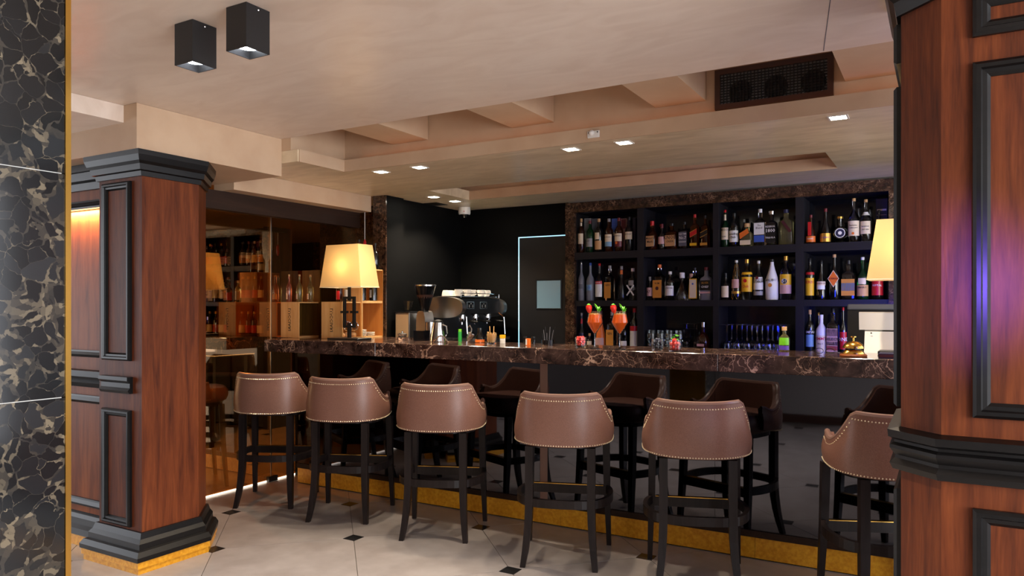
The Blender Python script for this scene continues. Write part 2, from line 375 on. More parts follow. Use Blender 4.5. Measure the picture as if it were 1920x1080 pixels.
struct('fascia', box(-3.49, -3.482, 3.34, 3.742, 2.303, 2.381), 'stucco_warm', None, cb)
struct('fascia', box(-3.49, -0.6, 5.272, 5.28, 2.303, 2.381), 'stucco_warm', None, cb)
struct('recess_wall', box(-3.60, 1.4, 3.82, 3.88, 2.381, 2.72), 'stucco_warm', None, cb)
struct('recess_wall', box(-3.60, -3.55, 3.331, 3.82, 2.381, 2.72), 'stucco_warm', None, cb)
struct('recess_top', box(-3.6, 1.4, 3.331, 3.88, 2.722, 2.76), 'stucco_warm', None, cb)
struct('recess_top', box(-4.65, 1.4, 3.88, 5.95, 2.46, 2.56), 'stucco_warm', None, cb)
struct('added_glow_strip', box(-3.4, 1.2, 3.765, 3.775, 2.3815, 2.385), 'glow_fill_dim', None, cb)  # unseen glowing strip added to brighten the front recess
struct('added_glow_strip', box(-3.4, -0.65, 4.655, 4.685, 2.381, 2.386), 'led_warm', None, cb)  # hidden strip put in to light up the rear recess
struct('recess_wall', box(-3.6, 0.9, 5.31, 5.34, 2.381, 2.459), 'stucco_warm', None, cb)
struct('end_wall', box(-4.65, -3.60, 3.331, 3.37, 2.38, 2.76), 'stucco_warm', None, cb)

# ------------------------------------------------------------------ walls behind the bar, mirror wall
wb = struct('wall_back', box(-4.1, 1.6, 6.16, 6.26, 0, 2.46), 'black_wall', 'black wall behind the bar')
struct('alcove_back', box(-3.97, -2.842, 5.85, 6.159, 0, 2.304), 'black_wall', None, wb)
struct('alcove_side', box(-4.10, -3.97, 4.93, 6.159, 0, 2.304), 'black_wall', None, wb)
pil = sempty('trim_4', 'brown marble faced pillar behind the bar, left of the black wall')
struct('marble_face', box(-4.06, -3.925, 4.70, 4.712, 0, 2.304), 'emperador_dark', None, pil)
struct('core', box(-4.045, -3.925, 4.713, 4.93, 0, 2.304), 'black_wall', None, pil)
struct('wood_side', box(-4.06, -4.046, 4.713, 4.93, 0, 2.304), 'wood', None, pil)
struct('marble_return', box(-4.66, -4.061, 5.16, 5.24, 0, 2.304), 'emperador_dark', None, pil)
mir = sempty('wall_left', 'bronze tinted glass wall at the left end of the bar')
struct('glass_pane', box(-4.662, -4.65, 2.64, 4.15, 0.012, 2.304), 'tinted_glass', None, mir)
struct('glass_pane', box(-4.662, -4.65, 4.158, 5.159, 0.012, 2.304), 'tinted_glass', None, mir)
struct('seam', box(-4.664, -4.646, 4.1502, 4.1578, 0.012, 2.304), 'steel_brushed', None, mir)
struct('hinge', cbox(-4.636, 4.155, 0.022, 0.028, 0.09, 0.04), 'black_metal', None, mir)
struct('light_strip', box(-4.660, -4.650, 2.7, 4.6, 0.001, 0.011), 'led_strip', None, mir)
# dim dining room seen through the glass
dn = sempty('wall_4', 'dark wood walls of the dining room behind the glass')
struct('end_wall', box(-10.1, -10.0, 2.64, 9.0, 0, 2.459), 'header_wood', None, dn)
struct('far_wall', box(-10.0, -4.11, 9.0, 9.1, 0, 2.459), 'header_wood', None, dn)
struct('near_wall', box(-5.2, -4.105, 5.25, 5.33, 0, 2.459), 'header_wood', None, dn)
struct('ceiling', box(-10.1, -4.66, 3.381, 9.1, 2.46, 2.56), 'stucco_warm', 'tan ceiling of the dining room behind the glass')
sof = sempty('trim_5', 'plaster soffit with a dark wooden header in front of the mirror')
struct('soffit', box(-4.28, -4.08, 3.331, 4.70, 2.175, 2.304), 'stucco_warm', None, sof)
struct('header', box(-4.27, -4.20, 2.95, 4.70, 2.05, 2.174), 'header_wood', None, sof)

# wood wall left of the column
wl = sempty('wall_front', 'panelled wooden wall with black mouldings beside the left column')
struct('board', box(-6.5, -4.06, 2.52, 2.60, 0.06, 2.221), 'wood_orange', None, wl)
struct('shaded_back', box(-6.5, -4.06, 2.601, 2.63, 0, 2.221), 'black_wall', None, wl)  # back of the wooden wall, painted black to stand for shade
pl = [(-6.5, 2.52), (-4.06, 2.52)]
struct('crown', mould(pl, [(0, 2.08), (0.02, 2.08), (0.025, 2.12), (0.045, 2.13), (0.05, 2.175), (0.06, 2.18), (0.06, 2.22), (0, 2.22)]), 'ebony', None, wl)
for z0, z1 in ((1.98, 2.02), (1.10, 1.14), (0.83, 0.875), (0.22, 0.265)):
    struct('moulding', mould(pl, [(0, z0), (0.012, z0), (0.022, z0 + .015), (0.012, z1 - .01), (0.01, z1), (0, z1)]), 'ebony', None, wl)
struct('rail', mould(pl, [(0, 0.925), (0.02, 0.925), (0.03, 0.95), (0.018, 0.96), (0.03, 0.985), (0.032, 1.02), (0, 1.025)]), 'ebony', None, wl)
struct('skirting', mould(pl, [(0, 0.065), (0.06, 0.065), (0.055, 0.10), (0.03, 0.115), (0.028, 0.15), (0.015, 0.17), (0, 0.18)]), 'ebony', None, wl)
struct('brass_plinth', mould(pl, [(0, 0), (0.05, 0), (0.05, 0.064), (0, 0.064)]), 'brass_brushed', None, wl)
# walls behind the camera, only met in reflections
wr = struct('wall_right', box(-7.0, 1.6, -1.12, -1.0, 0, 2.459), 'wall_grey', 'grey wall behind the camera')
struct('skirting', box(-7.0, 1.6, -1.0, -0.985, 0, 0.1), 'brown_frame', None, wr)

# ------------------------------------------------------------------ left wooden column
lc = thing('wooden_column', 'reddish wooden column with black mouldings standing at the left, on a brass base', 'column', (-3.86, 2.62, 0))
ox, oy = -3.86, 2.62
def L(g): return move(g, -ox, -oy, 0)
poly = [(-4.057, 2.955), (-4.057, 2.408), (-3.672, 2.408), (-3.672, 2.755), (-3.872, 2.955)]
link('shaft', L(prism(poly, 0.17, 2.14)), 'wood', lc)
path = [(-4.057, 2.955), (-4.057, 2.408), (-3.672, 2.408), (-3.672, 2.755), (-3.872, 2.955)]
link('crown', L(mould(path, [(0, 2.09), (0.012, 2.09), (0.016, 2.115), (0.03, 2.12), (0.034, 2.15), (0.046, 2.165), (0.056, 2.195), (0.058, 2.221), (0, 2.221)])), 'ebony', lc)
link('base_moulding', L(mould(path, [(0, 0.066), (0.07, 0.066), (0.072, 0.09), (0.056, 0.115), (0.04, 0.12), (0.04, 0.15), (0.024, 0.17), (0.014, 0.2), (0, 0.2)])), 'ebony', lc)
link('brass_base', L(mould(path, [(0, 0), (0.056, 0), (0.056, 0.03), (0.064, 0.032), (0.064, 0.065), (0, 0.065)])), 'brass_brushed', lc)
link('panel_moulding', L(frame_y(-4.012, -3.758, 1.105, 2.07, 2.408, 0.04, 0.022)), 'ebony', lc)
link('panel_moulding', L(frame_y(-4.012, -3.758, 0.215, 0.84, 2.408, 0.04, 0.022)), 'ebony', lc)
link('rail_block', L(mould([(-4.012, 2.408), (-3.75, 2.408)], [(0, 0.93), (0.02, 0.93), (0.03, 0.945), (0.018, 0.96), (0.018, 0.985), (0.034, 1.0), (0.034, 1.02), (0, 1.02)])), 'ebony', lc)

# ------------------------------------------------------------------ right wooden column
rc = thing('wooden_column', 'large wooden column with black panel mouldings filling the right edge', 'column', (0.45, 2.7, 0))
ox, oy = 0.45, 2.7
poly = [(-0.11, 3.0), (-0.11, 2.515), (-0.005, 2.41), (1.0, 2.41), (1.0, 3.0)]
link('shaft', L(prism(poly, 0.17, 2.30)), 'wood', rc)
path = poly[:4]
link('rail', L(mould(path, [(0, 0.907), (0.022, 0.912), (0.03, 0.93), (0.016, 0.945), (0.016, 0.955), (0.03, 0.975), (0.03, 0.985), (0.018, 0.992), (0.018, 1.0), (0.034, 1.008), (0.036, 1.03), (0, 1.038)])), 'ebony', rc)
link('crown', L(mould(path, [(0, 2.27), (0.012, 2.27), (0.02, 2.31), (0.036, 2.33), (0.05, 2.37), (0.06, 2.459), (0, 2.459)])), 'ebony', rc)
link('base_moulding', L(mould(path, [(0, 0.066), (0.07, 0.066), (0.056, 0.115), (0.04, 0.15), (0.014, 0.2), (0, 0.2)])), 'ebony', rc)
link('brass_base', L(mould(path, [(0, 0), (0.06, 0), (0.06, 0.065), (0, 0.065)])), 'brass_brushed', rc)
for z0, z1 in ((2.14, 2.26), (1.093, 2.069), (0.24, 0.843)):
    link('panel_moulding', L(frame_y(0.07, 0.93, z0, z1, 2.41, 0.042, 0.022)), 'ebony', rc)
    g = frame_y(2.55, 2.97, z0, z1, 0, 0.04, 0.022)
    g = ([(-0.11 + y, x, z) for x, y, z in g[0]], g[1])
    link('panel_moulding', L(g), 'ebony', rc)

# ------------------------------------------------------------------ dark marble pillar in the foreground
mp_ = thing('marble_pillar', 'black veined marble pillar with brass edge at the left of the frame', 'pillar', (-2.22, 0.83, 0))
ox, oy = -2.22, 0.83
zs = [0, 0.555, 1.155, 1.755, 2.355, 2.459]
for z0, z1 in zip(zs, zs[1:]):
    link('slab', L(box(-2.4, -2.04, 0.55, 1.116, z0 + 0.0012, z1 - 0.0012)), 'portoro', mp_)
link('core', L(box(-2.39, -2.044, 0.56, 1.11, 0, 2.458)), 'white', mp_)
link('brass_edge', L(box(-2.4, -2.036, 1.1165, 1.131, 0, 2.459)), 'brass', mp_)

# ------------------------------------------------------------------ bar body and counter
ct = thing('marble_counter', 'brown veined marble bar counter', 'counter', (-2.2, 4.14, 0))
ox, oy = -2.2, 4.14
for i, (x0, x1) in enumerate(((-4.44, -3.35), (-3.35, -2.10), (-2.10, -1.02), (-1.02, 0.7))):
    q = 0.0007
    yb = 4.40
    s = link('slab', L(box(x0 + q, x1 - q, 3.90, yb, 1.056, 1.149)), 'emperador', ct); bevel(s, 0.003, 1)
bb = thing('bar_cabinet', 'black mirror glass bar cabinet on a brass plinth under the counter', 'bar', (-2.2, 4.3, 0))
ox, oy = -2.2, 4.3
for x0, x1 in ((-4.42, -3.30), (-3.30, -2.245), (-2.19, -1.12), (-1.12, 0.6)):
    link('glass_panel', L(box(x0 + .0008, x1 - .0008, 4.215, 4.225, 0.16, 1.0555)), 'black_glass', bb)
link('painted_reflection', L(box(-2.2445, -2.1905, 4.216, 4.2245, 0.16, 1.0555)), 'reflection_brown', bb)  # reflection of the room painted as a brown strip in the glass
link('carcass', L(box(-4.42, 0.6, 4.226, 4.40, 0.0, 1.0555)), 'black_wall', bb)
link('bottom_rail', L(box(-4.42, 0.6, 4.205, 4.225, 0.123, 0.1595)), 'header_wood', bb)
for x0, x1 in ((-4.42, -3.3), (-3.3, -2.1), (-2.1, -0.9), (-0.9, 0.6)):
    link('brass_plinth', L(box(x0 + .0008, x1 - .0008, 4.218, 4.2255, 0.006, 0.1225)), 'brass_brushed', bb)
# lower work top behind the counter
wk = thing('work_top', 'dark work surface behind the bar carrying the coffee machine', 'worktop', (-3.4, 5.2, 0))
ox, oy = -3.4, 5.2
link('top', L(join(box(-3.96, 0.6, 5.30, 5.795, 1.0, 1.03), box(-3.91, -2.9, 4.75, 5.30, 1.0, 1.03))), 'black_satin', wk)
link('body', L(join(box(-3.96, 0.6, 5.34, 5.795, 0.0, 0.9995), box(-3.91, -2.9, 4.78, 5.34, 0.0, 0.9995))), 'black_wall', wk)
# narrow shelf joining the crates
sh = thing('side_ledge', 'dark ledge behind the counter under the wooden crates', 'shelf', (-4.2, 4.55, 0))
ox, oy = -4.2, 4.55
link('top', L(join(box(-4.645, -3.62, 4.401, 4.698, 1.10, 1.149), box(-4.645, -4.442, 4.20, 4.401, 1.10, 1.149))), 'emperador', sh)
link('support', L(box(-4.64, -3.64, 4.402, 4.69, 0, 1.0995)), 'black_wall', sh)

# ------------------------------------------------------------------ bar stools
def stool_parts(t):
    T = R(112); NU = 44
    def sm(a, b_, x): x = min(max((x - a) / (b_ - a), 0), 1); return x * x * (3 - 2 * x)
    def top(t_):
        a = abs(math.degrees(t_))
        z = 0.916 + 0.010 * min(a / 50, 1) ** 2
        u = min(max((a - 49) / 42, 0), 1)
        z -= 0.142 * (1 - (1 - u) ** 2.3)
        return z + 0.02 * sm(92, 108, a)
    def bot(t_): return 0.648 + 0.03 * (t_ / T) ** 2
    def plan(t_, off=0.0, f=1.0):
        x, y = sin(t_), -cos(t_); d = (abs(x) ** 2.5 + abs(y) ** 2.5) ** (-1 / 2.5)
        return (x * d * (0.272 + off) * f, y * d * (0.245 + off) * f)
    rs = []
    ts = [-T + 2 * T * i / NU for i in range(NU + 1)]
    for t_ in ts:
        z0, z1 = bot(t_), top(t_); col = []
        for v in (0, .12, .3, .5, .7, .88, 1):
            f = 1 + 0.035 * sin(pi * min(v * 1.15, 1)) - 0.03 * v
            p = plan(t_, 0, f); col.append((p[0], p[1], z0 + (z1 - z0) * v))
        for v in (1, .88, .6, .3, 0):
            f = 1 + 0.035 * sin(pi * min(v * 1.15, 1)) - 0.03 * v
            p = plan(t_, -0.04, f); col.append((p[0], p[1], z0 + (z1 - z0) * v + (0.004 if v == 0 else 0)))
        rs.append(col)
    link('backrest', rings(rs), 'leather', t, True)
    rim = []
    for t_ in ts:
        p = plan(t_, -0.012, 1.0 - 0.03 + 0.035 * sin(pi * 1.0)); rim.append((p[0], p[1], top(t_) + 0.001))
    link('rim', tube(rim, 0.0135, 8), 'leather_rim', t, True)
    def nails():
        gs = []; base = ([(0.0046, 0, 0), (0, 0.0046, 0), (-0.0046, 0, 0), (0, -0.0046, 0), (0, 0, 0.0046), (0, 0, -0.0046)], [(0, 1, 4), (1, 2, 4), (2, 3, 4), (3, 0, 4), (1, 0, 5), (2, 1, 5), (3, 2, 5), (0, 3, 5)])
        n = 78
        for i in range(n + 1):
            t_ = -T + 2 * T * i / n
            for v in (0.025, 1):
                z0, z1 = bot(t_), top(t_) - 0.024; f = 1 + 0.035 * sin(pi * min(v * .9 * 1.15, 1)) - 0.03 * v * .9
                p = plan(t_, 0.0005, f); gs.append(move(base, p[0], p[1], z0 + (z1 - z0) * v))
        return join(*gs)
    nl = link('nail_trim', nails(), 'nail', t, True); nl['kind'] = 'stuff'
    def sup(ax, ay, z, n=28, p=3.2, cy=0.03): return [(unit(2 * pi * i / n, p)[0] * ax, unit(2 * pi * i / n, p)[1] * ay + cy, z) for i in range(n)]
    link('seat', rings([sup(.225, .20, .655), sup(.232, .22, .665), sup(.236, .235, .70), sup(.234, .233, .74), sup(.218, .215, .762), sup(.15, .15, .768)]), 'leather', t, True)
    link('apron', rings([sup(.215, .19, .628), sup(.215, .19, .6545)]), 'dark_leg', t)
    def leg(pts): return rings([[(x - s, y - s, z), (x + s, y - s, z), (x + s, y + s, z), (x - s, y + s, z)] for x, y, z, s in pts])
    for sx in (-1, 1):
        lp = []
        for i in range(9):
            z = 0.64 * (1 - i / 8); q = max(0, (0.36 - z) / 0.36) ** 2
            lp.append((sx * (0.168 + 0.026 * q), -0.178 - 0.062 * q, z, 0.021 - 0.007 * q))
        b_ = link('leg', leg(lp), 'dark_leg', t)
        f_ = link('leg', leg([(sx * .222, .185, .64, .02), (sx * .226, .195, .36, .0185), (sx * .236, .222, 0, .013)]), 'dark_leg', t)
    cp = []
    ctl = [(-.226, .195), (-.252, .11), (-.258, .0), (-.225, -.115), (-.15, -.185), (0, -.205), (.15, -.185), (.225, -.115), (.258, .0), (.252, .11), (.226, .195)]
    for i in range(len(ctl) - 1):
        p0 = ctl[max(i - 1, 0)]; p1 = ctl[i]; p2 = ctl[i + 1]; p3 = ctl[min(i + 2, len(ctl) - 1)]
        for s_ in range(4):
            u = s_ / 4
            cp.append(tuple(0.5 * (2 * p1[d] + (p2[d] - p0[d]) * u + (2 * p0[d] - 5 * p1[d] + 4 * p2[d] - p3[d]) * u * u + (3 * p1[d] - p0[d] - 3 * p2[d] + p3[d]) * u ** 3) for d in (0, 1)))
    cp.append(ctl[-1])
    link('curved_stretcher', ribbon(cp, 0.335, 0.022, 0.045), 'dark_leg', t)
    fr = link('footrest', box(-.215, .215, .185, .208, .30, .352), 'dark_leg', t)
    link('footrest_plate', box(-.205, .205, .182, .209, .3522, .356), 'brass', fr)
def st_label(i): return ['leftmost brown leather bar stool, nearest the mirror wall', 'second bar stool from the mirror, in front of the table lamp end',
    'third bar stool from the mirror, below the coffee machine', 'fourth bar stool from the mirror, below the two orange cocktails',
    'fifth bar stool from the mirror, its whole back facing us', 'rightmost bar stool, partly hidden by the right wooden column'][i]
st_pos = [(-4.178, 3.775, 28), (-3.476, 3.785, 23), (-2.712, 3.79, 23), (-1.845, 3.755, 19), (-1.115, 3.82, 19.5), (-0.22, 3.82, 24)]
s0 = thing('bar_stool', st_label(0), 'stool', (0, 0, 0), 0, 'brown leather bar stools along the counter'); stool_parts(s0)
for i, (x, y, a) in enumerate(st_pos):
    s = s0 if i == 0 else copy_tree(s0)
    s['label'] = st_label(i); s.location = (x, y, 0); s.rotation_euler = (0, 0, R(a))

# ------------------------------------------------------------------ back bar shelving
su = thing('shelf_unit', 'black open shelving framed in brown marble, full of bottles', 'shelf', (-1.55, 5.95, 0))
ox, oy = -1.55, 5.95
link('marble_jamb', L(box(-2.84, -2.755, 5.80, 5.845, 1.03, 2.205)), 'emperador_dark', su)
link('marble_jamb', L(box(-0.33, -0.22, 5.80, 5.845, 1.03, 2.205)), 'emperador_dark', su)
link('marble_lintel', L(box(-2.84, -0.22, 5.80, 5.845, 2.2055, 2.292)), 'emperador_dark', su)
link('back_panel', L(box(-2.755, -0.33, 6.10, 6.12, 1.03, 2.205)), 'shelf_back', su)
link('side_panel', L(box(-2.84, -2.756, 5.8455, 6.12, 1.03, 2.29)), 'black_satin', su)
link('side_panel', L(box(-0.329, -0.22, 5.8455, 6.12, 1.03, 2.29)), 'black_satin', su)
link('top_panel', L(box(-2.755, -0.33, 5.8455, 6.12, 2.206, 2.29)), 'black_satin', su)
for z0, z1 in ((1.80, 1.86), (1.398, 1.446)):
    for x0, x1 in ((-2.754, -2.185), (-2.129, -1.56), (-1.515, -0.948), (-0.892, -0.3305)):
        link('shelf_board', L(box(x0, x1, 5.812, 6.099, z0, z1)), 'shelf_board', su)
link('bottom_board', L(box(-2.754, -0.3305, 5.7955, 6.099, 1.0, 1.03)), 'shelf_board', su)
for x0, x1 in ((-2.1845, -2.1295), (-1.5595, -1.5155), (-0.9475, -0.8925)):
    link('divider', L(box(x0, x1, 5.808, 6.099, 1.031, 2.205)), 'shelf_board', su)

# ------------------------------------------------------------------ bottles
def wrap(g, Rr, flat):
    out = []
    for x, y, z in g[0]:
        if flat: out.append((x, -Rr - 0.0008, y))
        else: a = x / Rr; out.append(((Rr + .0008) * sin(a), -(Rr + .0008) * cos(a), y))
    return out, g[1]
PROF = {
 'std': [(0.9, 0), (1, .02), (1, .60), (.92, .66), (.60, .73), (.36, .78), (.34, .90)],
 'square': [(0.95, 0), (1, .02), (1, .62), (.9, .67), (.45, .72), (.32, .76), (.32, .90)],
 'tall': [(0.92, 0), (1, .02), (1, .52), (.85, .59), (.45, .67), (.30, .74), (.28, .93)],
 'slim': [(0.9, 0), (1, .02), (1, .40), (.7, .5), (.4, .62), (.3, .8), (.28, .92)],
 'short': [(0.9, 0), (1, .03), (1, .50), (.9, .58), (.5, .66), (.36, .70), (.34, .84)],
 'cone': [(0.95, 0), (1, .03), (.98, .2), (.75, .38), (.42, .58), (.3, .66), (.3, .80)],
 'taper': [(0.85, 0), (.98, .04), (1, .25), (.92, .45), (.5, .75), (.3, .88), (.3, .94)],
 'round': [(0.45, 0), (.55, .02), (.9, .16), (1, .32), (.9, .48), (.55, .60), (.28, .66), (.28, .84)],
 'belly': [(0.9, 0), (1, .04), (.96, .22), (.82, .42), (.45, .6), (.3, .74), (.28, .9)],
 'milk': [(0.88, 0), (1, .03), (1, .42), (.86, .56), (.45, .76), (.3, .86), (.28, .93)],
}
def bottle(x, zb, zt, wd, shape, glass, capm, labels, text, y=5.875, cat='bottle', name='bottle', group=None, sy=1.0, capr=None, p=None, turn=0.55):
    for lo_, hi_ in ((-2.754, -2.185), (-2.129, -1.56), (-1.515, -0.948), (-0.892, -0.3305)):      # keep clear of the shelf dividers
        if 5.8 < y < 6.1 and lo_ - .02 < x < hi_ + .02:
            if x - wd / 2 < lo_ + .004 or x + wd / 2 > hi_ - .004: wd *= .84
            mg = wd / 2 * (1.2 if (p or 0) > 3 or shape == 'square' else 1.0) + .004; x = min(max(x, lo_ + mg), hi_ - mg)
    h = zt - zb; r = wd / 2; sq = (p or (4.5 if shape in ('square',) else 2.0)); flat = sq > 3
    t = thing(name, text, cat, (x, y, zb), math.atan2(x, y) * -turn * -1, group)
    prof = [(a * r, b_ * h) for a, b_ in PROF[shape]]
    link('body', lathe(prof, 18 if not flat else 24, sq, sy), glass, t, True)
    nr, nz = prof[-1]
    cr = capr * r if capr else nr * 1.12
    link('cap', lathe([(cr, nz + .0003), (cr, h * .995), (cr * .9, h)], 14), capm, t, True)
    def rad(z):
        for (r0, z0), (r1, z1) in zip(prof, prof[1:]):
            if z0 <= z <= z1: return r0 + (r1 - r0) * (z - z0) / max(z1 - z0, 1e-6)
        return prof[-1][0]
    for la in labels:
        z0, z1, mt = la[0] * h, la[1] * h, la[2]; half = R(la[3]) if len(la) > 3 and la[3] else R(72)
        n = 10; r1 = max(rad(z0), rad(z1)) if la[1] < .55 else None
        rs = []
        for zz in (z0, (z0 + z1) / 2, z1):
            q = (r1 if r1 else rad(zz)) + 0.0012
            if flat: rs.append([(-(q * .93) + 2 * q * .93 * i / n, -q * sy - .0006, zz) for i in range(n + 1)])
            else: rs.append([(q * sin(-half + 2 * half * i / n), -q * cos(-half + 2 * half * i / n) * sy, zz) for i in range(n + 1)])
        lo = link('label', rings(rs, False, False, False), mt, t)
        if len(la) > 4:
            for tx, tm, sz, zf in la[4]:
                g = text_geo(tx, sz * h); g = ([(a, b_ + zf * h, 0) for a, b_, c_ in g[0]], g[1])
                q = (r1 if r1 else rad(zf * h)) + .0016
                g = wrap(g, q, flat); 
                if sy != 1.0: g = ([(a, b_ * sy if not flat else -q * sy - .0012, c_) for a, b_, c_ in g[0]], g[1])
                link('lettering', g, tm, lo)
    return t
def disc_mark(t, r, z, y, mat, n=18, name='emblem'):
    return link(name, ([(r * sin(2 * pi * i / n), y, z + r * cos(2 * pi * i / n)) for i in range(n)], [tuple(range(n))]), mat, t)
S1, S2, S3 = 1.8603, 1.4463, 1.0303
G1, G2, G3 = 'bottles on the top shelf', 'bottles on the middle shelf', 'bottles on the bottom shelf'
TD = 'text_dark'
# top shelf
bottle(-2.7230, S1, 2.1596, 0.0673, 'std', 'glass_amber', 'cork', [(.26, .56, 'cream'), (.78, .88, 'cream')], 'amber whisky bottle with tall beige label, first on the top shelf', group=G1)
bottle(-2.6380, S1, 2.1362, 0.0645, 'std', 'glass_green', 'dark_red', [(.18, .44, 'grey_label', 0, [('AGED', TD, .05, .36)])], 'green glass bottle with pale grey label on the top shelf', group=G1)
bottle(-2.5556, S1, 2.1497, 0.0687, 'std', 'glass_dark', 'tan', [(.08, .34, 'tan'), (.38, .58, 'cream', 40)], 'dark bottle with oval cream and low tan label on the top shelf', group=G1)
bottle(-2.4621, S1, 2.1442, 0.0705, 'std', 'glass_amber', 'grey_label', [(.30, .52, 'cream', 0, [('THE SINGLE', TD, .045, .44)]), (.16, .30, 'light_blue')], 'whisky bottle with cream label over a blue band on the top shelf', group=G1)
b = bottle(-2.3718, S1, 2.1456, 0.0722, 'std', 'glass_amber', 'dark_red', [(.30, .53, 'cream', 0, [('THE SINGLE', TD, .045, .46)]), (.14, .30, 'dark_red')], 'whisky bottle with cream label over a red band and roundel on the top shelf', group=G1)
disc_mark(b, .012, .072, -0.0361 - .004, 'orange')
bottle(-2.2790, S1, 2.1468, 0.0694, 'std', 'glass_smoke', 'black', [(.34, .56, 'cream', 0, [('THE SINGLE', TD, .045, .49)])], 'clear bottle with high cream label, last of the first top shelf bay', group=G1)
bottle(-2.1022, S1, 2.1008, 0.0927, 'short', 'glass_amber', 'red', [(.12, .48, 'tan', 0, [("Maker's", TD, .095, .40), ('Mark', TD, .11, .28)])], 'squat amber bottle with red wax neck and tan label', p=4, capr=.42, group=G1)
bottle(-1.9951, S1, 2.0734, 0.0611, 'short', 'glass_dark', 'dark_red', [(.22, .50, 'pink')], 'dark bottle with pink label beside the red wax bottle', group=G1)
bottle(-2.0462, S1, 2.0844, 0.0440, 'std', 'glass_dark', 'dark_red', [], 'dark red capped bottle standing behind the red wax bottle', y=5.99, group=G1)
bottle(-1.9125, S1, 2.0725, 0.0956, 'square', 'glass_amber', 'black', [(.12, .54, 'tan', 0, [('KNOB', TD, .19, .45), ('CREEK', TD, .11, .30)])], 'square bottle with tan label printed in bold black letters', sy=.7, group=G1)
bottle(-1.8062, S1, 2.0794, 0.0711, 'square', 'glass_dark', 'black', [(.10, .62, 'slate', 0, [('No.7', 'white', .14, .40), ('OLD TIME', 'white', .07, .54), ('WHISKEY', 'white', .07, .25)])], 'square black bottle with slate label and white print', group=G1)
for bx, bt, cm, lm, tx in ((-1.7216, 2.1345, 'red', 'red', 'tall square whisky bottle with slanted red label'), (-1.6378, 2.1208, 'black', 'black', 'tall square whisky bottle with slanted black and gold label')):
    b = bottle(bx, S1, bt, 0.0618, 'square', 'glass_amber', cm, [(.08, .16, 'yellow' if lm == 'red' else 'gold')], tx, group=G1)
    h = bt - S1; r = 0.0618 / 2
    for z_, dz, mm in ((.38, .13, lm), (.51, .015, 'gold'), (.365, .015, 'gold')):
        link('slanted_label', ([(-r * .97, -r - .002, (z_ - .05) * h), (r * .97, -r - .002, (z_ + .05) * h), (r * .97, -r - .002, (z_ + dz + .05) * h), (-r * .97, -r - .002, (z_ + dz - .05) * h)], [(0, 1, 2, 3)]), mm, b)
bottle(-1.4895, S1, 2.1536, 0.0713, 'tall', 'glass_green', 'red', [(.20, .52, 'cream', 0, [('JAMESON', TD, .085, .46), ('IRISH', TD, .05, .28)]), (.72, .88, 'cream')], 'green whiskey bottle with cream label and red cap', group=G1)
bottle(-1.4114, S1, 2.1236, 0.0729, 'std', 'glass_dark', 'black', [(.14, .48, 'white', 0, [('Canadian', TD, .09, .38), ('Club', TD, .1, .28)])], 'dark bottle with white label beside the green whiskey bottle', group=G1)
bottle(-1.3567, S1, 2.0828, 0.0415, 'std', 'glass_dark', 'grey_label', [(.2, .45, 'white')], 'narrow dark bottle with grey stopper set back on the top shelf', y=5.97, group=G1)
b = bottle(-1.3122, S1, 2.0388, 0.0867, 'short', 'glass_pale', 'cork', [(.06, .26, 'cream')], 'squat bottle with round cork and orange ribbon', capr=.5, p=4, group=G1)
link('ribbon', ([(-.04, -.049, .055), (.03, -.049, .10), (.02, -.049, .135), (-.045, -.049, .10)], [(0, 1, 2, 3)]), 'orange', b)
bottle(-1.2142, S1, 2.1439, 0.0819, 'square', 'glass', 'white', [(.30, .62, 'white', 0, [('The', TD, .06, .55), ('Blend', TD, .08, .48)]), (.10, .28, 'blue')], 'clear square gin bottle with white over blue label', sy=.7, group=G1)
bottle(-1.1296, S1, 2.1221, 0.0772, 'square', 'glass_dark', 'chrome', [(.08, .60, 'black', 0, [('1800', 'white', .14, .42), ('RESERVA', 'white', .07, .54), ('TEQUILA', 'white', .07, .22)])], 'square black bottle with white lettering and flared steel stopper', capr=.6, group=G1)
b = bottle(-1.0252, S1, 2.1274, 0.1127, 'square', 'glass_pale', 'navy', [], 'broad clear flask with dark diagonal ribbon', sy=.45, p=3, group=G1)
link('ribbon', ([(-.03, -.034, .175), (-.01, -.034, .185), (.05, -.034, .10), (.03, -.034, .09)], [(0, 1, 2, 3)]), 'maroon', b)
b = bottle(-0.8498, S1, 2.0763, 0.0832, 'belly', 'glass_amber', 'dark_red', [(.06, .26, 'orange', 0, [('GRAND', 'white', .06, .17)])], 'squat liqueur bottle with red ribbon and orange label', group=G1)
link('ribbon', box(-.012, .012, -.043, -.041, .06, .16), 'red', b)
b = bottle(-0.7486, S1, 2.1172, 0.0785, 'belly', 'glass_dark', 'dark_red', [(.04, .28, 'gold', 0, [('COGNAC', 'purple', .06, .16)])], 'dark cognac bottle with gold and purple label', group=G1)
g = lathe([(.016, -.026), (.042, -.024), (.0515, -.010), (.0515, .010), (.042, .024), (.016, .026)], 26)
t = thing('bottle', 'round black disc shaped bottle with white ring emblem', 'bottle', (-0.651, 5.875, S1), 0.1, G1)
link('body', move(rotx(g, R(90)), 0, 0, .07), 'glass_dark', t, True); link('foot', lathe([(.03, 0), (.034, .012), (.02, .02)], 14), 'glass_dark', t, True)
link('neck', lathe([(.018, .118), (.016, .155), (.018, .175)], 12), 'glass_dark', t, True); link('cap', lathe([(.022, .1755), (.022, .19)], 12), 'gold', t, True)
disc_mark(t, .035, .07, -.0275, 'white'); disc_mark(t, .030, .07, -.0282, 'navy'); disc_mark(t, .013, .07, -.0289, 'white')
b = bottle(-0.5588, S1, 2.1779, 0.0771, 'tall', 'glass', 'cork', [(.14, .48, 'cream', 0, [('Reserva', TD, .05, .38), ('DOMINICANA', TD, .03, .32)])], 'tall clear bottle with square cream label and red seal', group=G1)
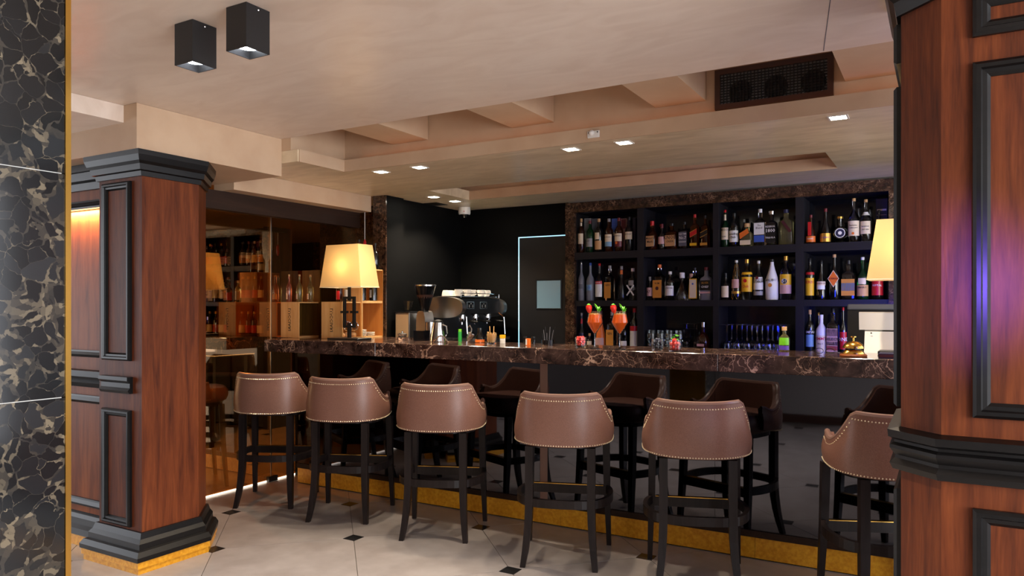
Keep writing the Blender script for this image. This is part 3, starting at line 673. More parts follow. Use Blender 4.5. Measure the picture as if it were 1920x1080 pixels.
disc_mark(b, .009, .062, -0.0386 - .003, 'orange')
bottle(-0.4803, S1, 2.1645, 0.0766, 'tall', 'glass', 'cork', [(.18, .48, 'cream', 55, [('Botanical', TD, .045, .36), ('DRY GIN', TD, .04, .28)]), (.62, .70, 'white')], 'tall clear bottle with rounded cream label and white neck band', group=G1)
bottle(-0.3960, S1, 2.0825, 0.0456, 'std', 'glass_dark', 'black', [], 'black capped bottle just behind the right lamp shade', group=G1)
# cartons behind the bottles
def carton(x0, x1, zt, zb, mt, label, y=6.03, bands=()):
    dx = max(0, -2.748 - x0); x0 += dx; x1 += dx
    t = thing('bottle_carton', label, 'box', ((x0 + x1) / 2, y, zb), 0, 'gift cartons behind the bottles'); hw = (x1 - x0) / 2
    bevel(link('body', box(-hw, hw, -.04, .04, 0, zt - zb), mt, t), .002, 1)
    link('lid_line', box(-hw - .0008, hw + .0008, -.0408, .0408, (zt - zb) * .86, (zt - zb) * .865), 'black', t)
    for z0, z1, mm in bands: link('print', box(-hw * .8, hw * .8, -.0412, -.0405, z0 * (zt - zb), z1 * (zt - zb)), mm, t)
carton(-2.7828, -2.7205, 2.1742, S1, 'grey_label', 'pale grey bottle carton behind the first top shelf bottles', bands=((.4, .6, 'white'),))
carton(-2.6741, -2.6230, 2.1678, S1, 'slate', 'slate bottle carton behind the green glass bottle')
carton(-2.4870, -2.4077, 2.1568, S1, 'blue', 'blue bottle carton on the top shelf', bands=((.5, .6, 'white'),))
carton(-2.4028, -2.3489, 2.1518, S1, 'pink', 'pink bottle carton with maroon top', bands=((.7, .98, 'dark_red'),))
carton(-2.2955, -2.2665, 2.1547, S1, 'navy', 'narrow navy bottle carton beside the shelf divider')
carton(-0.4240, -0.3473, 2.1797, S1, 'navy', 'dark purple bottle carton behind the right lamp shade', bands=((.72, .76, 'white'), (.62, .63, 'pink')))
# middle shelf
bottle(-2.7214, S2, 1.7884, 0.0673, 'tall', 'frosted', 'chrome', [(.3, .42, 'slate', 60)], 'frosted grey vodka bottle, first on the middle shelf', group=G2)
bottle(-2.6355, S2, 1.7719, 0.0691, 'tall', 'frosted', 'blue', [(.27, .42, 'light_blue', 50, [('10', 'blue', .14, .34)])], 'frosted vodka bottle with blue print', group=G2)
bottle(-2.5506, S2, 1.7649, 0.0710, 'tall', 'glass', 'red', [(.10, .44, 'white'), (.44, .52, 'red', 0, [('VODKA', 'white', .05, .48)])], 'clear bottle with white label and red band on the middle shelf', group=G2)
bottle(-2.4547, S2, 1.7439, 0.0704, 'square', 'glass', 'grey_label', [(.07, .52, 'amber_label', 0, [('GIN', TD, .09, .44)])], 'clear bottle with plain amber label and dark oval on the middle shelf', group=G2)
bottle(-2.3482, S2, 1.7365, 0.0766, 'belly', 'glass_smoke', 'grey_label', [(.76, .88, 'orange', 90)], 'dark bellied bottle with orange neck band', group=G2)
b = bottle(-2.2483, S2, 1.7159, 0.0760, 'std', 'glass', 'white', [(.46, .62, 'grey_label', 40)], 'clear bottle with large white cross on the middle shelf', group=G2)
for s_ in (-1, 1): link('cross_bar', move(roty(box(-.006, .006, -.041, -.0395, -.055, .055), s_ * R(38)), 0, 0, .085), 'white', b)
bottle(-2.1105, S2, 1.6417, 0.0641, 'short', 'glass_dark', 'grey_label', [(.18, .54, 'pink', 0, [('47', TD, .16, .36)])], 'small black bottle with pink label', group=G2)
b = bottle(-2.0143, S2, 1.7406, 0.0855, 'square', 'glass', 'orange', [(.07, .56, 'amber_label', 0, [('RUM', TD, .07, .47)])], 'tall square bottle with amber label and orange cap', group=G2)
disc_mark(b, .015, .098, -0.0427 - .0035, 'maroon')
bottle(-1.9263, S2, 1.6816, 0.0740, 'std', 'glass_dark', 'white', [(.16, .50, 'white', 0, [('LONDON', TD, .07, .42)])], 'dark green gin bottle with white label and white cap', group=G2)
bottle(-1.8264, S2, 1.6706, 0.0993, 'cone', 'glass', 'white', [], 'conical cut crystal bottle with white stopper', capr=.42, group=G2)
bottle(-1.7803, S2, 1.6653, 0.0860, 'cone', 'glass_smoke', 'pink', [], 'smoky conical crystal bottle set behind the clear one', y=5.98, capr=.42, group=G2)
b = bottle(-1.7229, S2, 1.7068, 0.0706, 'square', 'glass', 'black', [(.05, .66, 'yellow'), ], 'square gin bottle with tall cream label edged in yellow', group=G2)
h = 1.7068 - S2; r = 0.0353
link('label', box(-r * .8, r * .8, -r - .0035, -r - .0028, .07 * h, .63 * h), 'cream', b)
disc_mark(b, .008, .5 * h, -r - .0042, 'blue')
bottle(-1.6293, S2, 1.7086, 0.0955, 'square', 'frosted', 'dark_red', [(.30, .60, 'black', 0, [('SILVER', 'gold', .08, .52), ('CHIEF', 'white', .09, .40)]), (.2, .26, 'pink')], 'broad silver bottle with black and gold label', sy=.6, group=G2)
bottle(-1.4800, S2, 1.6585, 0.0796, 'short', 'glass_dark', 'black', [(.10, .52, 'cream', 60), ], 'squat black rum bottle with cream label', group=G2)
b = bottle(-1.3946, S2, 1.7565, 0.0728, 'taper', 'glass_dark', 'white', [(.16, .22, 'gold', 80), (.30, .52, 'pink', 50)], 'tapering dark bottle wrapped in golden wire net', group=G2)
h = 1.7565 - S2; r = 0.0364
prof = [(a * r, q * h) for a, q in PROF['taper']]
def prad(prof, z):
    for (r0, z0), (r1, z1) in zip(prof, prof[1:]):
        if z0 <= z <= z1: return r0 + (r1 - r0) * (z - z0) / max(z1 - z0, 1e-6)
    return prof[-1][0]
gs = []
for s_ in (-1, 1):
    for j in range(6):
        gs.append(tube([((prad(prof, h * u) + .001) * cos(j * pi / 3 + s_ * u * 4), (prad(prof, h * u) + .001) * sin(j * pi / 3 + s_ * u * 4), h * u) for u in [i / 22 * .88 + .02 for i in range(23)]], .0008, 3))
link('wire_net', join(*gs), 'gold', b)
b = bottle(-1.3134, S2, 1.7622, 0.0826, 'std', 'glass', 'gold', [(.20, .56, 'yellow', 80, [('Club', 'red', .09, .33)]), (.62, .68, 'yellow', 90)], 'clear rum bottle with big yellow label and red roundel', group=G2)
disc_mark(b, .014, .47 * (1.7622 - S2), -0.0413 - .0035, 'red')
b = bottle(-1.2261, S2, 1.7471, 0.0738, 'tall', 'glass', 'white', [(.26, .58, 'white', 75, [('BACARDI', TD, .075, .455)]), (.12, .22, 'grey_label')], 'clear rum bottle with white label and red roundel', group=G2)
disc_mark(b, .011, .56 * (1.7471 - S2), -0.0369 - .0035, 'dark_red')
b = bottle(-1.1277, S2, 1.7563, 0.0934, 'milk', 'white', 'black', [(.25, .52, 'white', 70, [('MALIBU', TD, .085, .48)])], 'opaque white rum bottle with black lettering', group=G2)
disc_mark(b, .015, .36 * (1.7563 - S2), -0.0467 - .0035, 'amber_label')
b = bottle(-1.0263, S2, 1.7772, 0.0866, 'std', 'glass', 'gold', [(.14, .34, 'pink', 75), (.34, .58, 'yellow', 75)], 'bottle with yellow over pink label and black number roundel', group=G2)
h = 1.7772 - S2; r = 0.0433
disc_mark(b, .021, .42 * h, -r - .003, 'white'); disc_mark(b, .0185, .42 * h, -r - .0036, 'black')
link('lettering', ([(x, -r - .0044, y + .42 * h) for x, y, z in text_geo('51', .03)[0]], text_geo('51', .03)[1]), 'white', b)
b = bottle(-0.8572, S2, 1.7556, 0.0734, 'std', 'glass_dark', 'black', [(.10, .52, 'yellow', 75, [('HERBS', 'red', .09, .42)]), (.60, .66, 'red', 90)], 'dark bottle with tall yellow label and red collar', group=G2)
b = bottle(-0.7778, S2, 1.7373, 0.0728, 'belly', 'glass_dark', 'black', [(.36, .46, 'cream', 70, [('RESERVA', 'dark_red', .06, .41)]), (.26, .36, 'white', 55)], 'dark bottle with small cream and red oval label', group=G2)
b = bottle(-0.6888, S2, 1.7775, 0.0781, 'tall', 'glass_dark', 'cork', [], 'dark liqueur bottle with orange diamond label', group=G2)
h = 1.7775 - S2; r = 0.0390
for q, mm, d_ in ((1.0, 'cream', .0022), (.88, 'orange', .003)):
    link('label', ([(0, -r - d_, (.46 + .19 * q) * h), (r * q, -r - d_, .46 * h), (0, -r - d_, (.46 - .19 * q) * h), (-r * q, -r - d_, .46 * h)], [(0, 1, 2, 3)]), mm, b)
link('lettering', ([(x, -r - .0046, y + .46 * h) for x, y, z in text_geo('AVERNA', .0185)[0]], text_geo('AVERNA', .0185)[1]), 'dark_red', b)
b = bottle(-0.5941, S2, 1.7316, 0.0929, 'square', 'glass_dark', 'black', [(.10, .52, 'amber_label'), (.22, .42, 'light_blue')], 'broad flask with blue and yellow picture label', sy=.6, group=G2)
b = bottle(-0.5011, S2, 1.7518, 0.0767, 'tall', 'glass_green', 'white', [(.08, .34, 'tan', 75, [('AMARO', TD, .06, .28)]), (.36, .5, 'cream', 40)], 'green bottle with broad tan label', group=G2)
b = bottle(-0.4046, S2, 1.7410, 0.0760, 'std', 'glass_dark', 'black', [(.10, .52, 'red', 75, [('ROYAL', 'white', .07, .34)])], 'dark bottle with red label under the right lamp shade', group=G2)
# bottom shelf, feet hidden by the counter
bottle(-2.7189, S3, 1.3383, 0.0649, 'slim', 'glass_smoke', 'grey_label', [(.70, .84, 'red', 90), (.3, .44, 'navy', 70)], 'slim bottle with red neck band behind the dish of red berries', group=G3)
bottle(-2.6430, S3, 1.1634, 0.0553, 'short', 'glass_dark', 'tan', [(.1, .5, 'cream')], 'small dark bottle with cream label left of the cocktails', group=G3)
bottle(-2.5383, S3, 1.3575, 0.0869, 'belly', 'orange', 'maroon', [(.08, .3, 'pink', 70)], 'orange bottle with pale foot between the two cocktails', group=G3)
b = bottle(-2.4328, S3, 1.3533, 0.0771, 'square', 'glass', 'grey_label', [(.07, .52, 'amber_label', 0, [('GIN', TD, .09, .42)])], 'square bottle with amber label behind the right cocktail', group=G3)
bottle(-2.3267, S3, 1.2817, 0.0675, 'std', 'glass_smoke', 'white', [(.1, .3, 'white')], 'clear bottle with low white label right of the cocktails', group=G3)
bottle(-2.2341, S3, 1.3808, 0.0714, 'std', 'glass_dark', 'red', [(.08, .46, 'white', 75), (.46, .58, 'red', 75)], 'bottle with white and red label and red cap on the bottom shelf', group=G3)
b = bottle(-1.6528, S3, 1.2711, 0.1106, 'round', 'glass_amber', 'chrome', [], 'round dark decanter bottle with copper name plate', group=G3)
link('name_plate', box(-.03, .03, -.058, -.056, .05, .07), 'pink', b)
bottle(-0.8572, S3, 1.3711, 0.0694, 'std', 'glass_dark', 'cork', [(.20, .46, 'light_blue', 70), (.47, .56, 'black', 75, [('CAMPARI', 'white', .075, .515)])], 'dark aperitif bottle with pale blue label and black band', group=G3)
bottle(-0.7778, S3, 1.3358, 0.0748, 'std', 'white', 'white', [(.08, .5, 'cream', 75, [("PIMM'S", 'red', .1, .42), ('No.1', TD, .06, .30)])], 'cream bottle with red lettering beside the brass bell', group=G3)
bottle(-0.6978, S3, 1.3832, 0.0781, 'square', 'glass_dark', 'black', [(.08, .58, 'pink'), (.42, .57, 'navy'), (.32, .40, 'pink', 0, [('SELECT', 'navy', .075, .36)]), (.13, .22, 'red'), (.23, .31, 'navy')], 'square dark bottle with navy and red label', group=G3)
bottle(-0.6297, S3, 1.3911, 0.0505, 'tall', 'glass_dark', 'red', [(.15, .5, 'red', 70, [('ONE', 'white', .1, .35)])], 'dark bottle with red leaf shaped label beside the terminal', group=G3)
bottle(-0.8146, S3, 1.3514, 0.0474, 'tall', 'glass_dark', 'gold', [], 'dark bottle standing behind the pale blue label bottle', y=6.0, group=G3)

# ------------------------------------------------------------------ ceiling fittings
def downlight(x, y, label, z=2.305, e=17, col=(1.0, 0.84, 0.64)):
    t = thing('recessed_downlight', label, 'light', (x, y, z), 0, 'square recessed downlights over the bar')
    s = 0.045; i = 0.036
    link('trim_ring', rings([[(-s, -s, 0), (s, -s, 0), (s, s, 0), (-s, s, 0)], [(-s, -s, -.004), (s, -s, -.004), (s, s, -.004), (-s, s, -.004)], [(-i, -i, -.004), (i, -i, -.004), (i, i, -.004), (-i, i, -.004)], [(-i, -i, -.0005), (i, -i, -.0005), (i, i, -.0005), (-i, i, -.0005)]], False, False), 'white_plastic', t)
    link('lens', box(-i + .002, i - .002, -i + .002, i - .002, -.003, -.0008), 'led_white', t)
    l = light('downlight_lamp', 'SPOT', (0, 0, -.012), e, col, spot_size=R(118), spot_blend=0.6, shadow_soft_size=0.025); l.parent = t
    return t
for x, y, lb in ((-3.274, 3.872, 'leftmost recessed downlight of the front row over the bar'), (-2.951, 3.872, 'second recessed downlight of the front row over the bar'),
                 (-1.855, 3.864, 'third recessed downlight, left of the pair beside the white sensor'), (-1.527, 3.857, 'fourth recessed downlight, right of the white sensor'),
                 (-0.435, 3.857, 'rightmost recessed downlight below the ventilation grille'), (-3.652, 4.982, 'recessed downlight nearer the marble pillar, above the coffee machine'),
                 (-3.641, 5.277, 'recessed downlight beside the dome camera')):
    downlight(x, y, lb)
def cube_spot(x, y, label):
    t = thing('surface_spotlight', label, 'spotlight', (x, y, 2.459), 0, 'black box spotlights on the ceiling'); s, i, h = .052, .048, .155
    q = lambda a, z: [(-a, -a, z), (a, -a, z), (a, a, z), (-a, a, z)]
    link('housing', rings([q(s, 0), q(s, -h), q(i, -h), q(i * .8, -h + .03)], True, False), 'black_metal', t)
    link('reflector', rings([q(i * .8, -h + .03), q(i * .78, -h + .05)], False, True), 'chrome', t)
    link('lamp_face', lathe([(.034, -h + .020), (.034, -h + .028)], 16), 'led_cool', t)
    link('screw', sphere(.004, (s + .001, .0, -.012), 6, 4), 'steel', t)
    l = light('spotlight_lamp', 'SPOT', (0, 0, -h + .012), 46, (1.0, .95, .88), spot_size=R(84), spot_blend=.5, shadow_soft_size=.03); l.parent = t
cube_spot(-2.446, 1.822, 'black box spotlight, left of the two on the ceiling')
cube_spot(-2.148, 1.815, 'black box spotlight, right of the two on the ceiling')
for x, y, lb in ((-0.9, 1.8, 'added fill spotlight on the ceiling above the camera side, right of the visible pair'), (-0.9, 0.3, 'added fill spotlight on the ceiling straight above the camera'), (-3.2, 0.6, 'added fill spotlight on the ceiling left of the marble pillar'), (0.9, 0.9, 'added fill spotlight on the ceiling in front of the right column'), (-5.2, 1.2, 'added fill spotlight on the ceiling before the panelled wall')):  # unseen spotlights added as fill for floor, ceiling and stool backs
    cube_spot(x, y, lb)
# wall washer over the panelled wall
t = thing('wall_washer', 'warm light strip under the top moulding of the panelled wall at far left', 'light', (-4.4, 2.494, 1.979))
link('channel', box(-.32, .32, -.012, .012, -.012, 0), 'black_metal', t); link('diffuser', box(-.31, .31, -.009, .009, -.0145, -.0122), 'led_warm', t)
l = light('washer_lamp', 'AREA', (0, 0, -.018), 3.2, (1.0, .56, .22), (R(8), 0, 0), shape='RECTANGLE', size=.6, size_y=.02); l.parent = t

vt = thing('ventilation_grille', 'brown framed ventilation grille set into the ceiling recess', 'vent', (-0.73, 3.80, 2.5))
fx, z0, z1 = .28, -.100, .103; tw = .026
link('frame', rings([[(-fx, .018, z0), (fx, .018, z0), (fx, .018, z1), (-fx, .018, z1)], [(-fx, -.006, z0), (fx, -.006, z0), (fx, -.006, z1), (-fx, -.006, z1)],
      [(-fx + tw, -.006, z0 + tw), (fx - tw, -.006, z0 + tw), (fx - tw, -.006, z1 - tw), (-fx + tw, -.006, z1 - tw)], [(-fx + tw, .018, z0 + tw), (fx - tw, .018, z0 + tw), (fx - tw, .018, z1 - tw), (-fx + tw, .018, z1 - tw)]], False, False), 'brown_frame', vt)
link('backing', box(-fx + tw, fx - tw, .016, .018, z0 + tw, z1 - tw), 'grey_label', vt)
for k_, cx in enumerate((-.155, .015, .19)):
    g = move(rotx(lathe([(.058, -.001), (.058, .001)], 24), R(90)), cx, .0145, -.02)
    g = ([(x, y, max(z, z0 + tw + .001)) for x, y, z in g[0]], g[1]); link('fan_opening', g, 'black', vt)
gs = [box(-fx + tw + (2 * fx - 2 * tw) * i / 30 - .0016, -fx + tw + (2 * fx - 2 * tw) * i / 30 + .0016, .0, .008, z0 + tw, z1 - tw) for i in range(1, 30)]
gs += [box(-fx + tw, fx - tw, .008, .012, z0 + tw + (z1 - z0 - 2 * tw) * i / 11 - .0028, z0 + tw + (z1 - z0 - 2 * tw) * i / 11 + .0028) for i in range(1, 11)]
o = link('grille_bars', join(*gs), 'black_metal', vt); o['kind'] = 'stuff'
t = thing('motion_sensor', 'small white sensor on the plaster edge of the bar ceiling', 'sensor', (-1.657, 3.741, 2.342))
bevel(link('plate', box(-.035, .035, -.012, 0, -.02, .018), 'white_plastic', t), .003); link('dome', sphere(.016, (-.008, -.014, .006)), 'white_plastic', t, True)
for s_ in (-1, 1): link('screw', sphere(.004, (s_ * .026, -.013, .008), 6, 4), 'black', t)
t = thing('dome_camera', 'white dome security camera under the bar ceiling in the corner', 'camera', (-3.80, 5.66, 2.304))
link('base', lathe([(.055, 0), (.056, -.05), (.052, -.065)], 20), 'white_plastic', t, True); link('dome', lathe([(.04, -.0655), (.036, -.085), (.02, -.1), (.002, -.104)], 18), 'glass_dark', t, True)
link('badge', move(rotz(box(-.006, .006, -.0575, -.056, -.045, -.039), R(30)), 0, 0, 0), 'red', t)
t = thing('ceiling_vent_slot', 'black slot vent in the bar ceiling beside the dome camera', 'vent', (-3.89, 5.34, 2.3045)); link('frame', box(-.07, .07, -.085, .085, -.003, 0), 'black_metal', t); link('slot', box(-.055, .055, -.07, .07, -.004, -.0031), 'black', t)

# ------------------------------------------------------------------ service door in the back wall
dr = sempty('door_1', 'black service door with a light gap round it and a small lit window', (-3.09, 5.849, 0))
ox, oy = -3.09, 5.849
struct('leaf', L(box(-3.322, -2.845, 5.841, 5.8485, 0.01, 2.012)), 'black_satin', None, dr)
struct('light_gap', L(join(box(-3.334, -3.326, 5.843, 5.8485, 0.01, 2.024), box(-3.326, -2.845, 5.843, 5.8485, 2.016, 2.024))), 'led_door', None, dr)
struct('window_pane', L(box(-3.14, -2.905, 5.838, 5.8405, 1.38, 1.625)), 'lit_pane', None, dr)
struct('window_rim', L(frame_y(-3.15, -2.895, 1.37, 1.635, 5.8405, .012, .006)), 'black_metal', None, dr)

# ------------------------------------------------------------------ table lamps
def table_lamp(x, y, z, label):
    t = thing('table_lamp', label, 'lamp', (x, y, z), 0, 'brass-toned shade table lamps on the counter')
    q = lambda a, b_, zz: [(-a, -b_, zz), (a, -b_, zz), (a, b_, zz), (-a, b_, zz)]
    bevel(link('base', box(-.15, .15, -.075, .075, 0, .016), 'black_metal', t), .002, 1)
    link('post', join(box(-.011, .011, -.011, .011, .016, .125), box(-.009, .009, -.009, .009, .29, .50)), 'black_metal', t)
    link('frame', join(box(-.056, -.038, -.01, .01, .09, .32), box(.038, .056, -.01, .01, .09, .32), box(-.038, .038, -.01, .01, .09, .108), box(-.038, .038, -.01, .01, .302, .32)), 'black_metal', t)
    link('crossbar', box(-.078, -.018, -.012, .012, .197, .214), 'black_metal', t); link('crossbar', box(.018, .078, -.012, .012, .197, .214), 'black_metal', t)
    sh_ = link('shade', rings([q(.2, .1, .388), q(.155, .078, .70)], False, False), 'shade', t)
    link('shade_trim', rings([q(.2012, .1012, .386), q(.2012, .1012, .392), q(.199, .099, .392), q(.199, .099, .386), q(.2012, .1012, .386)], False, False), 'cream', sh_)
    link('bulb', sphere(.024, (0, 0, .535), 12, 8), 'led_bulb', t, True)
    l = light('table_lamp_bulb', 'POINT', (0, 0, .54), 0.28, (1.0, .70, .36), shadow_soft_size=.035); l.parent = t
table_lamp(-3.80, 4.135, 1.1495, 'table lamp with black geometric stand and pale shade on the left of the counter')
table_lamp(-0.145, 4.36, 1.1495, 'table lamp with pale shade half hidden by the right wooden column')

# ------------------------------------------------------------------ wooden crates at the left end
def crate(x0, x1, y0, y1, z0, z1, label, txt=None, mat='pine', inner='pine_dark'):
    """box open towards +X, with its end board facing the room"""
    t = thing('wooden_crate', label, 'crate', ((x0 + x1) / 2, (y0 + y1) / 2, z0), 0, 'pine wine crates on the bar'); a, b_, h = (x1 - x0) / 2, (y1 - y0) / 2, z1 - z0; k_ = .009
    link('end_board', box(-a, a, -b_, -b_ + k_, 0, h), mat, t); link('end_board', box(-a, a, b_ - k_, b_, 0, h), inner, t)
    link('bottom_board', box(-a, a, -b_ + k_, b_ - k_, 0, k_), mat, t); link('top_board', box(-a, a, -b_ + k_, b_ - k_, h - k_, h), mat, t)
    link('back_board', box(-a, -a + k_, -b_ + k_, b_ - k_, k_, h - k_), inner, t)
    if txt:
        g = text_geo(txt, .042); g = ([(-y, x, 0) for x, y, z in g[0]], g[1])
        link('lettering', ([(x, -b_ - .0012, -y + h * .5) for x, y, z in g[0]], g[1]), 'text_dark', t)
    return t
crate(-4.625, -4.425, 4.235, 4.46, 1.1495, 1.432, 'lettered pine crate nearest the glass wall', 'LUCCIARI', 'pine', 'old_gold')
crate(-4.625, -4.425, 4.465, 4.685, 1.1495, 1.432, 'lower golden crate of the pair against the glass wall', None, 'old_gold', 'old_gold')
crate(-4.625, -4.425, 4.465, 4.685, 1.4325, 1.695, 'upper golden crate of the pair against the glass wall', None, 'old_gold', 'old_gold')
crate(-4.16, -3.945, 4.215, 4.43, 1.1495, 1.432, 'lettered pine crate holding bread and glass bowls behind the lamp', 'LUCCIARI')
crate(-4.16, -3.945, 4.435, 4.69, 1.1495, 1.432, 'open pine crate with saucers in front of the marble pillar')
crate(-4.16, -3.945, 4.435, 4.69, 1.4325, 1.695, 'topmost open pine crate with two bottles in front of the marble pillar')
for px, yy, mt, lb in ((-4.575, 4.275, 'glass_rose', 'slim rose bottle standing on the lettered crate by the glass wall'), (-4.51, 4.325, 'glass_pale', 'pale spirit bottle in the middle on top of the crate by the glass wall'), (-4.465, 4.40, 'glass_pale', 'pale spirit bottle at the right on top of the crate by the glass wall')):
    bottle(px, 1.4325, 1.655, .042 if mt == 'glass_rose' else .052, 'tall', mt, 'cork', [(.1, .3, 'cream', 40)], lb, y=yy, group='bottles on the crates')
for px, yy, zt, mt, lm, lb in ((-3.985, 4.64, 1.91, 'glass_dark', 'white', 'dark bottle with white label on the topmost crate, right of the lamp shade'), (-4.04, 4.51, 1.93, 'glass_amber', 'maroon', 'amber bottle on the topmost crate behind the lamp shade')):
    bottle(px, 1.6955, zt, .062, 'tall', mt, 'black', [(.12, .4, lm)], lb, y=yy, group='bottles on the crates', turn=1)
bottle(-4.0, 1.442, 1.62, .065, 'std', 'glass_dark', 'black', [(.15, .5, 'grey_label', 0, [('RON', TD, .1, .35)])], 'dark bottle with grey label inside the topmost crate at right', y=4.635, group='bottles in the crates', turn=1.4)
bottle(-4.01, 1.442, 1.61, .065, 'std', 'glass_dark', 'black', [(.15, .55, 'cream', 50)], 'dark bottle with angled cream label inside the topmost crate at left', y=4.51, group='bottles in the crates', turn=1.4)
bottle(-4.02, 1.433, 1.60, .05, 'std', 'glass_amber', 'dark_red', [(.1, .5, 'red')], 'red labelled bottle on the bread crate behind the lamp', y=4.265, group='bottles on the crates')
bottle(-4.02, 1.433, 1.62, .05, 'std', 'glass_pale', 'white', [(.1, .5, 'white')], 'white labelled bottle on the bread crate behind the lamp', y=4.355, group='bottles on the crates')
for i, (yy, lb) in enumerate(((4.235, 'faceted glass bowl standing at the left in the bread crate'), (4.325, 'faceted glass bowl standing at the right in the bread crate'))):
    t = thing('glass_bowl', lb, 'bowl', (-3.995, yy * .8 + .92, 1.24), R(70), 'glass bowls in the crate')
    g = rotx(lathe([(.018, 0), (.036, .012), (.038, .03), (.034, .03), (.03, .014), (.004, .006)], 14, 2, 1, False), R(80)); link('bowl', g, 'glass', t)
    link('rim', rotx(tube([(.036 * cos(a * pi / 8), .036 * sin(a * pi / 8), .03) for a in range(16)], .003, 5, True), R(80)), 'chrome', t, True)
for i, yy in enumerate((4.21, 4.275, 4.345)):
    t = thing('bread_roll', ['bread roll at the left under the glass bowls', 'bread roll in the middle under the glass bowls', 'bread roll at the right under the glass bowls'][i], 'bread', (-3.985, yy + .04, 1.1588), i, 'bread rolls in the crate')
    link('crumb', lathe([(.004, 0), (.024, .002), (.031, .016), (.024, .032), (.004, .038)], 12, 2, .8), 'tan', t, True); link('crust', box(-.018, .018, -.003, .003, .037, .0385), 'cork', t)
for i in range(2):
    t = thing('saucer_stack', ['taller stack of white saucers in the saucer crate', 'lower stack of white saucers in the saucer crate'][i], 'dishes', (-3.995, 4.49 + i * .10, 1.1588), 0, 'saucers in the crate')
    for j in range(5 - i * 2): link('saucer', lathe([(.022, j * .011), (.04, j * .011 + .008), (.038, j * .011 + .0095), (.02, j * .011 + .003)], 18), 'white_ceramic', t, True)
# thin cord by the pillar
t = thing('hanging_cord', 'thin white cord hanging beside the marble pillar', 'cord', (-4.14, 4.69, 1.95)); link('cord', tube([(0, 0, .225), (0, 0, 0)], .003, 6), 'white', t); link('red_bob', lathe([(.004, 0), (.013, -.02), (.012, -.08), (.004, -.1)], 10), 'red', t, True)

# ------------------------------------------------------------------ mirror ledge with tumblers
tb = thing('high_table', 'dark high table with bottle and glasses seen through the tinted glass', 'table', (-6.95, 5.2, 0)); link('top', box(-.55, .6, -.25, .25, .88, .91), 'black_satin', tb); link('edge_band', box(-.552, .602, -.252, .252, .890, .897), 'steel', tb)
for sx in (-.45, .5):
    for sy_ in (-.2, .2): link('leg', box(sx - .022, sx + .022, sy_ - .022, sy_ + .022, 0, .8795), 'black_satin', tb)
def dining_chair(x, y, a, label):
    t = thing('dining_chair', label, 'chair', (x, y, 0), R(a), 'dark dining chairs behind the glass')
    link('seat', rings([[(-.24, -.24, .40), (.24, -.24, .40), (.24, .24, .40), (-.24, .24, .40)], [(-.25, -.25, .43), (.25, -.25, .43), (.25, .25, .43), (-.25, .25, .43)], [(-.23, -.23, .48), (.23, -.23, .48), (.23, .23, .48), (-.23, .23, .48)]]), 'black_leather', t)
    pr = [(.27 * sin(q), -.27 * cos(q)) for q in [R(-100 + 10 * i) for i in range(21)]]
    link('backrest', rings([[(x_, y_, .44), (x_ * .88, y_ * .88, .44), (x_ * .86, y_ * .86, .80 - .10 * (abs(i - 10) / 10) ** 2), (x_ * 1.02, y_ * 1.02, .82 - .10 * (abs(i - 10) / 10) ** 2)] for i, (x_, y_) in enumerate(pr)]), 'black_leather', t, True)
    for sx in (-.2, .2):
        for sy_ in (-.2, .2): link('leg', box(sx - .018, sx + .018, sy_ - .018, sy_ + .018, 0, .399), 'dark_leg', t)
dining_chair(-7.25, 4.72, 180 + 10, 'dark dining chair at the left before the high table behind the glass'); dining_chair(-6.5, 4.70, 180 - 15, 'dark dining chair at the right before the high table behind the glass')
bottle(-6.95, .9105, 1.06, .055, 'std', 'glass_pale', 'cork', [], 'whisky bottle on the high table behind the glass', y=5.05)
ws = thing('reflection_shelf', 'dark shelf added behind the tinted glass, standing in for the back bar reflection', 'shelf', (-7.25, 6.05, 0)); ox, oy = -7.25, 6.05  # shelf and its bottles added to imitate the mirrored back bar
for x0, x1 in ((-7.97, -7.91), (-7.29, -7.23), (-6.67, -6.61)): link('upright', L(box(x0, x1, 5.85, 6.2, 0, 2.3)), 'shelf_board', ws)
for z in (1.0, 1.41, 1.82, 2.24):
    for x0, x1 in ((-7.91, -7.29), (-7.23, -6.67)): link('shelf_board', L(box(x0 + .0005, x1 - .0005, 5.86, 6.199, z, z + .045)), 'shelf_board', ws)
link('back_panel', L(box(-7.97, -6.61, 6.2005, 6.22, 0, 2.3)), 'maroon', ws)
for x0, x1 in ((-7.91, -7.29), (-7.23, -6.67)): link('cupboard_front', L(box(x0 + .001, x1 - .001, 5.87, 5.89, .02, .999)), 'black_satin', ws)
ORD = ['first', 'second', 'third', 'fourth', 'fifth', 'sixth', 'seventh', 'eighth', 'ninth', 'tenth']; vr_ = random.Random(3)
proto = {}
for r_, z in enumerate((1.0452, 1.4552, 1.8652)):
    for x0 in (-7.86, -7.18):
        for i in range(5):
            key = vr_.choice(('glass_dark:white:dark_red', 'glass_amber:cream:cork', 'glass_dark:tan:black', 'glass_dark:red:gold'))
            if key not in proto:
                g_, l_, c_ = key.split(':'); t = proto[key] = bottle(0, 0, .29, .075, 'std', g_, c_, [(.14, .45, l_)], 'dim bottle on the added reflection shelf behind the tinted glass', group='bottles of the added reflection shelf', turn=0)
            else: t = copy_tree(proto[key])
            t['label'] = '%s bottle from the left on the %s row of the added reflection shelf' % (ORD[i + (5 if x0 > -7.5 else 0)], ('lowest', 'middle', 'top')[r_])
            t.location = (x0 + .03 + i * .104 + vr_.uniform(-.012, .012), 5.96, z); t.rotation_euler = (0, 0, R(40))
